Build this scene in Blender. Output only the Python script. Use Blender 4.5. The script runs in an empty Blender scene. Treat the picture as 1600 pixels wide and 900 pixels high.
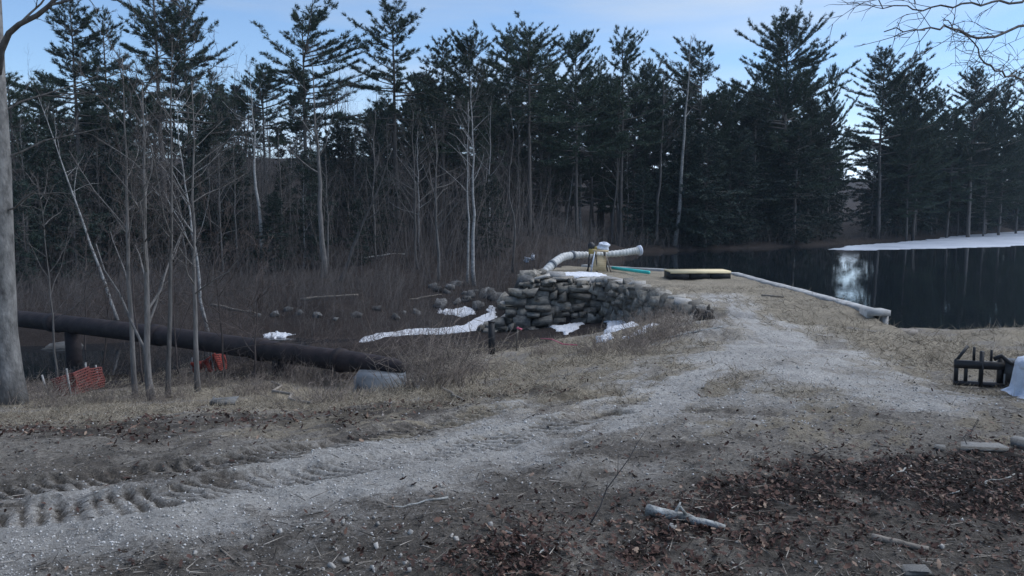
import bpy, math, random
import numpy as np
from math import radians, sin, cos, pi
from mathutils import Vector

# ------------------------------------------------------------------ camera, sky, sun, exposure
S = bpy.context.scene
COL = S.collection
F = 1186.0                                   # focal length in pixels of the 1600 px wide photograph
PITCH = math.atan((450 - 332) / F)
CAM = np.array([0.0, 0.0, 3.0])
cam = bpy.data.cameras.new('camera'); cam_o = bpy.data.objects.new('camera', cam); COL.objects.link(cam_o)
cam.sensor_width = 36; cam.lens = F / 1600 * 36; cam.clip_end = 2000; cam.clip_start = 0.05
cam_o.location = CAM; cam_o.rotation_euler = (pi / 2 - PITCH, 0, 0)
S.camera = cam_o

SUN_EL, SUN_AZ = radians(52), radians(75)    # azimuth clockwise from the view direction (+Y)
W = bpy.data.worlds.new('World'); S.world = W; W.use_nodes = True
nt = W.node_tree; nt.nodes.clear()
wo = nt.nodes.new('ShaderNodeOutputWorld'); bg = nt.nodes.new('ShaderNodeBackground')
sky = nt.nodes.new('ShaderNodeTexSky'); sky.sky_type = 'NISHITA'; sky.sun_disc = False
sky.sun_elevation = SUN_EL; sky.sun_rotation = SUN_AZ
sky.air_density = 1.0; sky.dust_density = 0.1; sky.ozone_density = 5.5
tc = nt.nodes.new('ShaderNodeTexCoord'); mp = nt.nodes.new('ShaderNodeMapping')
mp.inputs['Scale'].default_value = (1.0, 1.0, 7.0); mp.inputs['Rotation'].default_value = (0.12, -0.16, 0.3)
nz = nt.nodes.new('ShaderNodeTexNoise'); nz.inputs['Scale'].default_value = 1.7; nz.inputs['Detail'].default_value = 6; nz.inputs['Roughness'].default_value = 0.52
cr = nt.nodes.new('ShaderNodeValToRGB'); cr.color_ramp.elements[0].position = 0.44; cr.color_ramp.elements[1].position = 0.66
cr.color_ramp.elements[0].color = (0.03, 0.03, 0.03, 1); cr.color_ramp.elements[1].color = (0.85, 0.85, 0.85, 1)
bw = nt.nodes.new('ShaderNodeRGBToBW'); cl = nt.nodes.new('ShaderNodeMix'); cl.data_type = 'RGBA'; cl.blend_type = 'MULTIPLY'
cl.inputs[0].default_value = 1.0; cl.inputs[7].default_value = (1.06, 1.30, 1.66, 1)      # thin grey-blue cloud, as bright as the sky behind it
mx = nt.nodes.new('ShaderNodeMix'); mx.data_type = 'RGBA'
L = nt.links.new
L(tc.outputs['Generated'], mp.inputs['Vector']); L(mp.outputs['Vector'], nz.inputs['Vector']); L(nz.outputs['Fac'], cr.inputs['Fac'])
L(sky.outputs['Color'], bw.inputs['Color']); L(bw.outputs['Val'], cl.inputs[6])
L(cr.outputs['Color'], mx.inputs[0]); L(sky.outputs['Color'], mx.inputs[6]); L(cl.outputs[2], mx.inputs[7])
L(mx.outputs[2], bg.inputs['Color']); bg.inputs['Strength'].default_value = 0.068
L(bg.outputs['Background'], wo.inputs['Surface'])

sl = bpy.data.lights.new('sun', 'SUN'); sl.energy = 1.5; sl.angle = radians(75); sl.color = (0.97, 0.98, 1.0)
so = bpy.data.objects.new('sun', sl); COL.objects.link(so)
sd_ = Vector((sin(SUN_AZ) * cos(SUN_EL), cos(SUN_AZ) * cos(SUN_EL), sin(SUN_EL)))
so.rotation_euler = sd_.to_track_quat('Z', 'Y').to_euler(); so.location = (20, -20, 30)

S.view_settings.view_transform = 'Standard'; S.view_settings.look = 'None'
S.view_settings.gamma = 1; S.view_settings.exposure = 1.32; S.view_settings.use_curve_mapping = False
S.render.engine = 'CYCLES'; S.cycles.use_denoising = True
S.cycles.max_bounces = 6; S.cycles.diffuse_bounces = 3; S.cycles.caustics_reflective = False; S.cycles.caustics_refractive = False

rng = np.random.default_rng(7)
random.seed(7)

# ------------------------------------------------------------------ helpers
def ray(u, v):
    a = (u - 800) / F; b = (450 - v) / F
    return np.array([a, cos(PITCH) + b * sin(PITCH), -sin(PITCH) + b * cos(PITCH)])
def at(u, v, Y):                              # the point at depth Y seen at a photograph position
    d = ray(u, v); return CAM + d * (Y / d[1])
def onz(u, v, z):                             # the point at height z seen there
    d = ray(u, v); return CAM + d * ((z - CAM[2]) / d[2])

class MB:
    def __init__(s): s.v = []; s.f = []; s.n = 0; s.a = []
    def add(s, v, f, a=None):
        v = np.asarray(v, float).reshape(-1, 3); f = np.asarray(f, np.int64).reshape(-1, 3)
        s.v.append(v); s.f.append(f + s.n); s.n += len(v)
        s.a.append(np.full(len(v), 0.5) if a is None else np.broadcast_to(np.asarray(a, float), (len(v),)).copy())
    def quads(s, v, q, a=None):
        q = np.asarray(q, np.int64).reshape(-1, 4)
        s.add(v, np.concatenate([q[:, [0, 1, 2]], q[:, [0, 2, 3]]]), a)
    def box(s, c, d, rz=0.0, rx=0.0, ry=0.0):
        x, y, z = [k / 2 for k in d]
        p = np.array([[sx * x, sy * y, sz * z] for sz in (-1, 1) for sy in (-1, 1) for sx in (-1, 1)])
        for ax, an in ((0, rx), (1, ry), (2, rz)):
            if an:
                ca, sa = cos(an), sin(an); i, j = [(1, 2), (2, 0), (0, 1)][ax]
                pi_, pj = p[:, i].copy(), p[:, j].copy(); p[:, i] = ca * pi_ - sa * pj; p[:, j] = sa * pi_ + ca * pj
        s.quads(p + np.asarray(c), [[0, 2, 3, 1], [4, 5, 7, 6], [0, 1, 5, 4], [2, 6, 7, 3], [0, 4, 6, 2], [1, 3, 7, 5]])
    def tube(s, pts, r, n=6, cap=True, a=None):
        p = np.asarray(pts, float); m = len(p); r = np.broadcast_to(np.asarray(r, float), (m,))
        t = np.gradient(p, axis=0); t /= np.linalg.norm(t, axis=1, keepdims=True) + 1e-9
        ref = np.array([0, 0, 1.0]) if abs(t[:, 2]).mean() < .8 else np.array([1.0, 0, 0])
        e1 = np.cross(t, ref); e1 /= np.linalg.norm(e1, axis=1, keepdims=True) + 1e-9; e2 = np.cross(t, e1)
        an = np.arange(n) * 2 * pi / n
        v = (p[:, None] + r[:, None, None] * (np.cos(an)[None, :, None] * e1[:, None] + np.sin(an)[None, :, None] * e2[:, None])).reshape(-1, 3)
        i = np.arange(m - 1)[:, None] * n; k = np.arange(n)[None]; k2 = (k + 1) % n
        q = np.stack([i + k, i + k2, i + n + k2, i + n + k], -1).reshape(-1, 4)
        f = np.concatenate([q[:, [0, 1, 2]], q[:, [0, 2, 3]]])
        if cap:
            c0 = np.array([[0, j + 1, j] for j in range(1, n - 1)]); b = (m - 1) * n
            c1 = np.array([[b, b + j, b + j + 1] for j in range(1, n - 1)]); f = np.concatenate([f, c0, c1])
        s.add(v, f, a)
    def spikes(s, p0, p1, r, a=None):         # many thin three-sided cones at once
        p0 = np.asarray(p0, float); p1 = np.asarray(p1, float); m = len(p0)
        if not m: return
        t = p1 - p0; t = t / (np.linalg.norm(t, axis=1, keepdims=True) + 1e-9)
        ref = np.where(np.abs(t[:, 2:3]) < .8, np.array([[0, 0, 1.0]]), np.array([[1.0, 0, 0]]))
        e1 = np.cross(t, ref); e1 /= np.linalg.norm(e1, axis=1, keepdims=True) + 1e-9; e2 = np.cross(t, e1)
        r = np.broadcast_to(np.asarray(r, float), (m,))[:, None]
        v = np.stack([p0 + r * e1, p0 + r * (-.5 * e1 + .866 * e2), p0 + r * (-.5 * e1 - .866 * e2), p1], 1).reshape(-1, 3)
        b = np.arange(m)[:, None] * 4
        f = np.concatenate([b + np.array([[0, 1, 3]]), b + np.array([[1, 2, 3]]), b + np.array([[2, 0, 3]])])
        s.add(v, f, None if a is None else np.repeat(np.broadcast_to(a, (m,)), 4))
    def mesh(s, name, mat, smooth=True, attr=False):
        v = np.concatenate(s.v); f = np.concatenate(s.f)
        me = bpy.data.meshes.new(name); me.vertices.add(len(v)); me.vertices.foreach_set('co', v.astype(np.float32).ravel())
        me.loops.add(len(f) * 3); me.loops.foreach_set('vertex_index', f.astype(np.int32).ravel())
        me.polygons.add(len(f)); me.polygons.foreach_set('loop_start', (np.arange(len(f)) * 3).astype(np.int32))
        if smooth: me.polygons.foreach_set('use_smooth', np.ones(len(f), bool))
        if attr:
            at_ = me.attributes.new('tone', 'FLOAT', 'POINT'); at_.data.foreach_set('value', np.concatenate(s.a).astype(np.float32))
        me.update(calc_edges=True); me.materials.append(mat)
        return me

def link(name, data, parent=None, loc=(0, 0, 0), rot=(0, 0, 0), sc=(1, 1, 1)):
    o = bpy.data.objects.new(name, data); COL.objects.link(o); o.parent = parent
    o.location = loc; o.rotation_euler = rot; o.scale = sc
    return o
def tag(o, label, cat, group=None, kind=None):
    o['label'] = label; o['category'] = cat
    if group: o['group'] = group
    if kind: o['kind'] = kind
    return o
def thing(name, label, cat, loc=(0, 0, 0), rot=(0, 0, 0), group=None, sc=(1, 1, 1)):
    return tag(link(name, None, None, loc, rot, sc), label, cat, group)
def build(mb, name, mat, parent=None, smooth=False, attr=False, loc=(0, 0, 0)):
    return link(name, mb.mesh(name, mat, smooth, attr), parent, loc)

def hash2(i, j, s=0):
    h = np.sin(i * 127.1 + j * 311.7 + s * 74.7) * 43758.5453
    return h - np.floor(h)
def vnoise(x, y, s=0):
    x = np.asarray(x, float); y = np.asarray(y, float)
    i = np.floor(x); j = np.floor(y); fx = x - i; fy = y - j
    fx = fx * fx * (3 - 2 * fx); fy = fy * fy * (3 - 2 * fy)
    a = hash2(i, j, s); b = hash2(i + 1, j, s); c = hash2(i, j + 1, s); d = hash2(i + 1, j + 1, s)
    return (a * (1 - fx) + b * fx) * (1 - fy) + (c * (1 - fx) + d * fx) * fy
def fbm(x, y, s=0, o=4):
    r = 0; am = .5
    for k in range(o):
        r = r + am * vnoise(x * 2 ** k, y * 2 ** k, s + k * 3.1); am *= .5
    return r / (1 - .5 ** o)
def sstep(a, b, x):
    t = np.clip((np.asarray(x, float) - a) / (b - a), 0, 1); return t * t * (3 - 2 * t)
def poly_sd(px, py, poly):                    # signed distance, positive inside
    px = np.asarray(px, float); py = np.asarray(py, float)
    d = np.full(px.shape, 1e9); ins = np.zeros(px.shape, bool); n = len(poly)
    for k in range(n):
        x0, y0 = poly[k][:2]; x1, y1 = poly[(k + 1) % n][:2]
        ex, ey = x1 - x0, y1 - y0
        t = np.clip(((px - x0) * ex + (py - y0) * ey) / (ex * ex + ey * ey + 1e-12), 0, 1)
        d = np.minimum(d, np.hypot(px - x0 - t * ex, py - y0 - t * ey))
        if y0 != y1:
            ins ^= ((y0 > py) != (y1 > py)) & (px < (x1 - x0) * (py - y0) / (y1 - y0) + x0)
    return np.where(ins, d, -d)
def path_d(px, py, path):                     # distance to a path, length along it, signed side
    d = np.full(px.shape, 1e9); sa = np.zeros(px.shape); sg = np.zeros(px.shape); acc = 0
    for (x0, y0), (x1, y1) in zip(path[:-1], path[1:]):
        ex, ey = x1 - x0, y1 - y0; l = math.hypot(ex, ey)
        t = np.clip(((px - x0) * ex + (py - y0) * ey) / (l * l), 0, 1)
        dd = np.hypot(px - x0 - t * ex, py - y0 - t * ey); m = dd < d
        d = np.where(m, dd, d); sa = np.where(m, acc + t * l, sa); sg = np.where(m, np.sign(ex * (py - y0) - ey * (px - x0)), sg); acc += l
    return d, sa, sg

# ------------------------------------------------------------------ materials
MATS = {}
def material(name, build_fn):
    if name in MATS: return MATS[name]
    m = bpy.data.materials.new(name); m.use_nodes = True; t = m.node_tree
    b = t.nodes['Principled BSDF']; b.inputs['Roughness'].default_value = .85; b.inputs['Specular IOR Level'].default_value = .25
    build_fn(t, b); MATS[name] = m; return m
def N(t, ty, **k):
    n = t.nodes.new(ty)
    for a, v in k.items():
        if a in n.inputs: n.inputs[a].default_value = v
        else: setattr(n, a, v)
    return n
def ramp(t, stops):
    r = t.nodes.new('ShaderNodeValToRGB'); e = r.color_ramp.elements
    while len(e) < len(stops): e.new(.5)
    for i, (p, c) in enumerate(stops):
        e[i].position = p; e[i].color = (*c, 1) if len(c) == 3 else c
    return r
def mottled(name, c0, c1, scale=6, rough=.85, stretch=(1, 1, 1), bump=.3, rand=.25, spec=.25, detail=5, metal=0, bscale=None):
    def fn(t, b):
        tc = N(t, 'ShaderNodeTexCoord'); mp = N(t, 'ShaderNodeMapping'); mp.inputs['Scale'].default_value = stretch
        oi = N(t, 'ShaderNodeObjectInfo'); ad = N(t, 'ShaderNodeVectorMath', operation='ADD')
        t.links.new(tc.outputs['Object'], ad.inputs[0]); t.links.new(oi.outputs['Random'], ad.inputs[1]); t.links.new(ad.outputs[0], mp.inputs['Vector'])
        n = N(t, 'ShaderNodeTexNoise', Scale=scale, Detail=detail, Roughness=.62); t.links.new(mp.outputs[0], n.inputs['Vector'])
        r = ramp(t, [(.3, c0), (.7, c1)]); t.links.new(n.outputs['Fac'], r.inputs['Fac'])
        hs = N(t, 'ShaderNodeHueSaturation'); mr = N(t, 'ShaderNodeMapRange'); mr.inputs['To Min'].default_value = 1 - rand; mr.inputs['To Max'].default_value = 1 + rand
        t.links.new(oi.outputs['Random'], mr.inputs['Value']); t.links.new(mr.outputs[0], hs.inputs['Value']); t.links.new(r.outputs['Color'], hs.inputs['Color'])
        t.links.new(hs.outputs[0], b.inputs['Base Color']); b.inputs['Roughness'].default_value = rough; b.inputs['Specular IOR Level'].default_value = spec; b.inputs['Metallic'].default_value = metal
        if bump:
            n2 = N(t, 'ShaderNodeTexNoise', Scale=bscale or scale * 3, Detail=4); t.links.new(mp.outputs[0], n2.inputs['Vector'])
            bp = N(t, 'ShaderNodeBump', Strength=bump, Distance=.03); t.links.new(n2.outputs['Fac'], bp.inputs['Height']); t.links.new(bp.outputs[0], b.inputs['Normal'])
    return material(name, fn)
def toned(name, c0, c1, rough=.8, rand=.2):   # colour from the per-piece 'tone' value
    def fn(t, b):
        a = N(t, 'ShaderNodeAttribute', attribute_name='tone'); r = ramp(t, [(0, c0), (1, c1)]) if not isinstance(c0, list) else ramp(t, c0)
        oi = N(t, 'ShaderNodeObjectInfo'); hs = N(t, 'ShaderNodeHueSaturation'); mr = N(t, 'ShaderNodeMapRange'); mr.inputs['To Min'].default_value = 1 - rand; mr.inputs['To Max'].default_value = 1 + rand
        t.links.new(oi.outputs['Random'], mr.inputs['Value']); t.links.new(mr.outputs[0], hs.inputs['Value'])
        t.links.new(a.outputs['Fac'], r.inputs['Fac']); t.links.new(r.outputs['Color'], hs.inputs['Color']); t.links.new(hs.outputs[0], b.inputs['Base Color'])
        b.inputs['Roughness'].default_value = rough; b.inputs['Specular IOR Level'].default_value = .2
    return material(name, fn)

M_BARK = mottled('grey_bark', (.065, .061, .058), (.17, .16, .152), 5, stretch=(3, 3, .6), bump=.5, rand=.3)
M_TRUNK = mottled('mottled_trunk', (.07, .068, .066), (.27, .262, .25), 3.2, stretch=(2.2, 2.2, 1.1), bump=.8, rand=0, detail=8)
M_PALE = mottled('pale_bark', (.13, .13, .128), (.36, .356, .348), 3, stretch=(2, 2, 3), bump=.3, rand=.12)
M_PINEB = mottled('pine_bark', (.06, .053, .049), (.16, .147, .138), 4, stretch=(3, 3, .5), bump=.6, rand=.25)
M_TWIG = mottled('twig_bark', (.045, .041, .040), (.095, .087, .084), 8, bump=0, rand=.2)
M_NEEDLE = toned('pine_needles', [(0, (.020, .036, .027)), (.55, (.036, .060, .043)), (1, (.072, .098, .060))], None, .6, .25)
M_HEML = toned('hemlock_needles', [(0, (.011, .021, .018)), (.6, (.020, .035, .029)), (1, (.040, .058, .042))], None, .6, .3)
M_STONE = mottled('wall_stone', (.085, .080, .070), (.27, .252, .218), 4, bump=.35, rand=.40, bscale=26)
M_PALESTONE = mottled('pale_stone', (.22, .213, .20), (.42, .405, .38), 7, bump=.25, rand=.2, bscale=26)
M_SLAB = mottled('slab_stone', (.15, .145, .135), (.30, .29, .27), 9, bump=.7, rand=.1)
M_BOULDER = mottled('bank_boulder', (.045, .046, .046), (.15, .15, .147), 3, bump=.6, rand=.3)
M_CORE = mottled('wall_earth', (.035, .03, .026), (.07, .06, .05), 5, bump=.6, rand=0)
M_CONC = mottled('weathered_concrete', (.20, .20, .195), (.44, .44, .43), 3.5, bump=.4, rand=.05)
M_CONCB = mottled('dark_concrete', (.075, .085, .096), (.15, .165, .18), 3.5, bump=.12, rand=.05)
M_SNOW = mottled('old_snow', (.46, .48, .52), (.80, .81, .83), 14, bump=.9, rand=.04, spec=.4)
M_RUST = mottled('rusted_steel', (.009, .008, .010), (.036, .027, .028), 3, rough=.75, bump=.4, rand=0, stretch=(1, 1, 1))
M_BLACK = mottled('black_steel', (.008, .009, .011), (.022, .023, .026), 6, rough=.5, bump=.2, rand=0, spec=.4)
M_RUBBER = mottled('black_plastic', (.010, .011, .013), (.022, .024, .028), 6, rough=.55, bump=.1, rand=.1)
M_HOSE = mottled('white_plastic', (.36, .36, .34), (.62, .62, .60), 5, rough=.5, bump=.15, rand=.05)
M_TARP = mottled('white_sheeting', (.42, .47, .56), (.66, .69, .75), 5, rough=.4, bump=.9, rand=.05)
M_PLY = mottled('plywood', (.42, .32, .19), (.60, .48, .30), 3, stretch=(1, 1, 7), bump=.15, rand=.12)
M_PLANK = mottled('new_timber', (.52, .43, .26), (.72, .62, .42), 3, stretch=(1, 9, 9), bump=.15, rand=.15)
M_OLD = mottled('old_wood', (.11, .095, .08), (.25, .222, .19), 4, stretch=(4, 4, .7), bump=.4, rand=.2)
M_TEAL = mottled('teal_plastic', (.03, .42, .40), (.06, .55, .50), 4, rough=.5, bump=.05, rand=0)
M_ORANGE = mottled('orange_mesh', (.20, .035, .026), (.36, .055, .040), 5, rough=.6, bump=0, rand=.12)
M_ORANGE2 = mottled('faded_orange_mesh', (.12, .038, .032), (.22, .06, .05), 5, rough=.6, bump=0, rand=.12)
M_PINK = mottled('pink_tape', (.50, .10, .16), (.65, .18, .24), 6, bump=0, rand=0)
M_OLIVE = mottled('ochre_paint', (.30, .23, .08), (.42, .33, .13), 6, bump=.1, rand=0)
M_RED = mottled('red_paint', (.30, .06, .06), (.40, .09, .09), 6, bump=0, rand=0)
M_BRUSH = mottled('dry_brush', (.040, .032, .030), (.088, .072, .066), 8, bump=0, rand=.25)

# ------------------------------------------------------------------ the lie of the land
POND = [(8.55, 16.9), (9.3, 18.3), (11, 18.7), (13.5, 18.9), (17, 18.4), (30, 17), (60, 10), (130, 20), (150, 90), (120, 150), (86, 127), (58, 99), (41, 81),
        (29, 70), (22, 64.7), (15.5, 61), (9.8, 56.5), (7.2, 50), (5.6, 43), (4.4, 37), (3.2, 33.2), (5.0, 31.2), (8.5, 28.6)]
CREST = [(.9, 27.3), (3.5, 26.7), (4.15, 24), (4.55, 20.8), (4.9, 18.2), (6.5, 16.2), (8.5, 16.6), (8.5, 28.6), (5.0, 31.2), (3.2, 33.2), (1.6, 32.2), (.9, 29.6)]
CP = [(0, 0, 1.42), (-6, 0, 1.4), (6, 0, 1.47), (0, -15, 1.6), (-20, -8, 1.0), (20, -5, 1.3), (3, 4, 1.45), (-2, 4.2, 1.4), (12, 6, 1.15), (20, 12, .7),
      (-14, 5, .9), (-20, 14, -.6), (-25, 22, -1.9), (-30, 30, -1.2),
      (-35, 45, .3), (-20, 45, .3), (-8, 46, .5), (0, 46, .7), (2, 55, 1.5), (-6, 60, 2.2), (-25, 62, 2.4), (-45, 62, 2.4),
      (-40, 80, 4.8), (-10, 80, 4.8), (12, 80, 3.2), (30, 88, 2.2), (45, 100, 2.4), (62, 118, 2.2), (-50, 110, 9), (-10, 110, 9), (25, 115, 5), (50, 130, 4), (90, 150, 3),
      (-60, 160, 14), (0, 160, 14), (60, 170, 7), (120, 180, 6), (-120, 60, 3), (-120, 120, 10), (-100, 0, 0)]
for a_, b_ in [(9.8, 56.5), (15.5, 61), (22, 64.7), (29, 70), (41, 81), (58, 99), (86, 127)]: CP += [(a_ - 1.6, b_ + 2.6, .22), (a_ - 4.2, b_ + 7, .55), (a_ - 8, b_ + 14, 1.2)]
for u, v, z in [(0, 820, 1.36), (0, 690, 1.22), (300, 665, 1.12), (600, 655, 1.1), (850, 605, .97), (20, 635, -.45), (210, 625, -.6), (120, 612, -1.0), (330, 585, -1.0),
                (440, 602, -.75), (590, 626, -.85), (555, 622, -.85), (625, 624, -.8), (592, 612, -.85), (680, 592, -.42), (768, 554, -.1), (690, 560, -.45), (900, 556, .25), (840, 554, .05), (880, 537, -.75), (800, 535, -1.0), (700, 545, -1.0), (640, 545, -1.05),
                (1000, 545, .45), (1060, 520, .5), (1062, 492, .33), (960, 506, -.6), (900, 512, -.88), (1110, 500, .75), (1150, 510, .86), (1200, 550, .98), (1000, 620, 1.1),
                (1000, 700, 1.34), (1300, 640, 1.2), (1500, 600, .95), (1400, 560, .72), (1460, 532, .22), (1350, 516, .42), (1580, 530, .2),
                (660, 500, -1.5), (720, 492, -1.45), (600, 512, -1.45), (500, 522, -1.55), (400, 540, -1.75), (250, 558, -1.95), (120, 565, -2.0), (0, 570, -2.0),
                (440, 498, -1.25), (200, 500, -1.05), (60, 510, -1.1), (700, 452, -.6), (740, 440, -.5), (620, 455, -.6), (800, 432, -.2), (520, 470, -.6)]:
    p = onz(u, v, z); CP.append((p[0], p[1], z))
CPa = np.array(CP)
def _k(a, b):
    r = np.sqrt(((a[:, None, :] - b[None]) ** 2).sum(-1) + .01); return r
_n = len(CPa); _A = np.zeros((_n + 3, _n + 3)); _A[:_n, :_n] = _k(CPa[:, :2], CPa[:, :2]) - np.eye(_n) * .05
_A[:_n, _n] = 1; _A[:_n, _n + 1:] = CPa[:, :2]; _A[_n:, :_n] = _A[:_n, _n:].T
_w = np.linalg.solve(_A, np.concatenate([CPa[:, 2], np.zeros(3)]))

def grow(a, b, d, g):
    r = [a]
    while r[-1] < b: r.append(r[-1] + d); d *= g
    return r
xs = np.array([-q for q in grow(4.6, 330, .026, 1.06)[::-1]] + list(np.arange(-4.578, 4.59, .0215)) + grow(4.6, 330, .026, 1.06))
ys = np.array([-q for q in grow(-2.2, 60, .08, 1.14)[::-1]] + list(np.arange(2.23, 3.4, .03)) + list(np.arange(3.41, 7.0, .0205)) + grow(7.01, 420, .026, 1.024))
GX, GY = np.meshgrid(xs, ys)
Z = np.full(GX.shape, _w[_n]) + _w[_n + 1] * GX + _w[_n + 2] * GY
for (cx, cy, _), wk in zip(CPa, _w[:_n]): Z += wk * np.sqrt((GX - cx) ** 2 + (GY - cy) ** 2 + .01)
Z = np.clip(Z, -2.3, 18)
far = sstep(20, 60, np.hypot(GX, GY))
Z += (fbm(GX * .7, GY * .7, 1) - .5) * (.18 + .5 * far) + (fbm(GX * 2.7, GY * 2.7, 5) - .5) * .07 + (fbm(GX * 9, GY * 9, 9, 3) - .5) * .035
Z += (vnoise(GX * 28, GY * 28, 3) - .5) * .014 * (1 - far)
sdc = poly_sd(GX, GY, CREST); wd = np.where((GX < 1.3) & (GY > 27.32), 1.7, .30)
wc = sstep(-1, 0, np.clip(sdc / wd, -1, 0)) * np.where(GY < 18.5, sstep(15.5, 18.5, GY), 1)
Z = Z * (1 - wc) + wc * (.70 + (fbm(GX * 1.5, GY * 1.5, 21) - .5) * .14)
sdp = poly_sd(GX, GY, POND) + (fbm(GX * .5, GY * .5, 31) - .5) * 1.2 * sstep(30, 45, GY) + (fbm(GX * 1.7, GY * 1.7, 33) - .5) * .35
Z = np.where(sdp > -2.5, np.maximum(Z, np.clip(.02 - sdp * .22, -9, .45)), Z)
Z = np.where(sdp > 0, np.minimum(Z, -.02 - .35 * np.minimum(sdp, 3)), Z)
def H(x, y):
    x = np.asarray(x, float); y = np.asarray(y, float)
    i = np.clip(np.searchsorted(xs, x) - 1, 0, len(xs) - 2); j = np.clip(np.searchsorted(ys, y) - 1, 0, len(ys) - 2)
    fx = np.clip((x - xs[i]) / (xs[i + 1] - xs[i]), 0, 1); fy = np.clip((y - ys[j]) / (ys[j + 1] - ys[j]), 0, 1)
    return (Z[j, i] * (1 - fx) + Z[j, i + 1] * fx) * (1 - fy) + (Z[j + 1, i] * (1 - fx) + Z[j + 1, i + 1] * fx) * fy
def gp(u, v, s0=2.5):                         # where the line of sight meets the ground
    d = ray(u, v); s = s0
    while s < 200:
        p = CAM + d * s
        if p[2] <= H(p[0], p[1]): break
        s *= 1.004
    p = CAM + d * s; return np.array([p[0], p[1], float(H(p[0], p[1]))])
def G(u, v): return tuple(gp(u, v)[:2])
def grid_pts(poly_uv): return [G(u, v) for u, v in poly_uv]

# two wheel ruts with lug prints, running along the track and curving up to the dam
RUTS = [([G(u, v) for u, v in [(-260, 850), (0, 808), (140, 790), (260, 774), (380, 757), (500, 739), (620, 718), (740, 696), (860, 670), (960, 650)]], .21),
        ([G(u, v) for u, v in [(-200, 800), (60, 764), (200, 746), (330, 727), (430, 710), (540, 690), (640, 671), (740, 652), (860, 630), (960, 614)]], .20)]
LUG = np.zeros(GX.shape)
near = (GX > -9) & (GX < 9) & (GY > 2) & (GY < 13)
for path, hw in RUTS:
    d, s_, sg = path_d(GX[near], GY[near], path); sdist = d * sg
    prof = sstep(hw * 1.25, hw * .8, d)
    ph = (s_ + sdist * .55 + .02 * fbm(GX[near] * 3, GY[near] * 3, 79)) / .102
    lug = sstep(.50, .72, np.abs((ph % 1) - .5) * 2) * prof * (.35 + .9 * sstep(.3, .62, fbm(GX[near] * 1.3, GY[near] * 1.3, 77)))
    rim = np.exp(-((d - hw * 1.3) / .06) ** 2) * .02
    zz = Z[near]; zz = zz - prof * .022 - lug * .042 + rim * (.3 + fbm(GX[near] * 6, GY[near] * 6, 78)); Z[near] = zz
    LUG[near] = np.maximum(LUG[near], lug)
# ground colour zones: gravel, leaves, straw, moss-dark mud (what the ground is made of; the leaf tone also holds woodland shade)
n1 = fbm(GX * 1.1, GY * 1.1, 41); n2 = fbm(GX * 3.5, GY * 3.5, 43); n3 = fbm(GX * 11, GY * 11, 47, 3)
dist = np.hypot(GX, GY)
TRACK = [G(-350, 880), G(0, 835), G(250, 805), G(500, 760), G(700, 715), G(900, 672), G(1040, 628), G(1150, 570), G(1200, 535), G(1170, 500), G(1120, 465)]
dt, st, _ = path_d(GX, GY, TRACK)
wid = np.interp(st, [0, 3, 6, 9, 14, 20], [.42, .46, .55, .75, .8, .5])
gravel = sstep(1.4, -.8, (dt - wid) / .8 + (n1 - .5) * 1.6 + (n2 - .5) * 1.6 + (n3 - .5) * .8 + LUG * 1.2)
SAND = grid_pts([(1085, 560), (1130, 545), (1180, 500), (1230, 520), (1330, 545), (1420, 580), (1500, 605), (1480, 640), (1380, 625), (1290, 605), (1200, 595)])
sand = sstep(-.6, .6, poly_sd(GX, GY, SAND) + (n1 - .5) * 1.5 + (n2 - .5) * .8)
sgn = path_d(GX, GY, TRACK)[2]
strk = fbm(st * .9, dt * sgn * 3.2, 91); strk2 = fbm(st * 3.0, dt * sgn * 9, 93)
T2 = [G(1040, 628), G(1200, 622), G(1350, 625), G(1500, 622), G(1650, 630)]
d2, _, _ = path_d(GX, GY, T2); gr2 = sstep(.2, -.3, (d2 - .35) / .8 + (n1 - .5) * 2.2 + (n2 - .5) * 1.4)
gravel = np.clip(np.maximum(np.maximum(gravel * (.15 + 1.0 * sstep(.36, .60, strk * .65 + strk2 * .35 + .22 * sstep(5.5, 2.5, st))), sand * (.45 + .6 * sstep(.35, .6, n1 * .5 + n2 * .5))), gr2 * .55), 0, 1)
LEAF = grid_pts([(760, 899), (880, 840), (1060, 790), (1150, 755), (1200, 725), (1330, 705), (1600, 690), (1700, 760), (1600, 800), (1300, 790), (1180, 845), (1050, 899)])
leaf = sstep(-.30, .30, poly_sd(GX, GY, LEAF) + (n1 - .5) * .7 + (n2 - .5) * .7 + (n3 - .5) * .3)
LEAF2 = grid_pts([(-200, 668), (200, 655), (500, 640), (700, 618), (900, 596), (880, 612), (640, 640), (420, 668), (200, 690), (-200, 700)])
leaf2 = sstep(-.3, .4, poly_sd(GX, GY, LEAF2) + (n1 - .5) * 1.4 + (n2 - .5) * .8)
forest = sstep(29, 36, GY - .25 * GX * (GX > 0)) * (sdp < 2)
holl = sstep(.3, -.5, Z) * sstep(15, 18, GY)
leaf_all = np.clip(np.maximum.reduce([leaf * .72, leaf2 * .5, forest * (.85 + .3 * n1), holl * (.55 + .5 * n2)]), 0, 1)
straw = np.clip(wc * .9 * (.5 + n1) + .75 * sstep(4.6, 6.0, GY + .15 * GX) * sstep(.40, .62, strk * .5 + strk2 * .5) + sstep(6, 8.5, GY) * sstep(.30, .62, n1 * .6 + n2 * .4) * (GY < np.where(GX < 0, 21, 34)), 0, 1) * (1 - leaf_all * .7)
DARK = grid_pts([(1120, 899), (1180, 850), (1290, 800), (1450, 775), (1700, 770), (1800, 899)]); darkz = sstep(-.3, .3, poly_sd(GX, GY, DARK) + (n1 - .5) * .6 + (n2 - .5) * .5)
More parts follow.
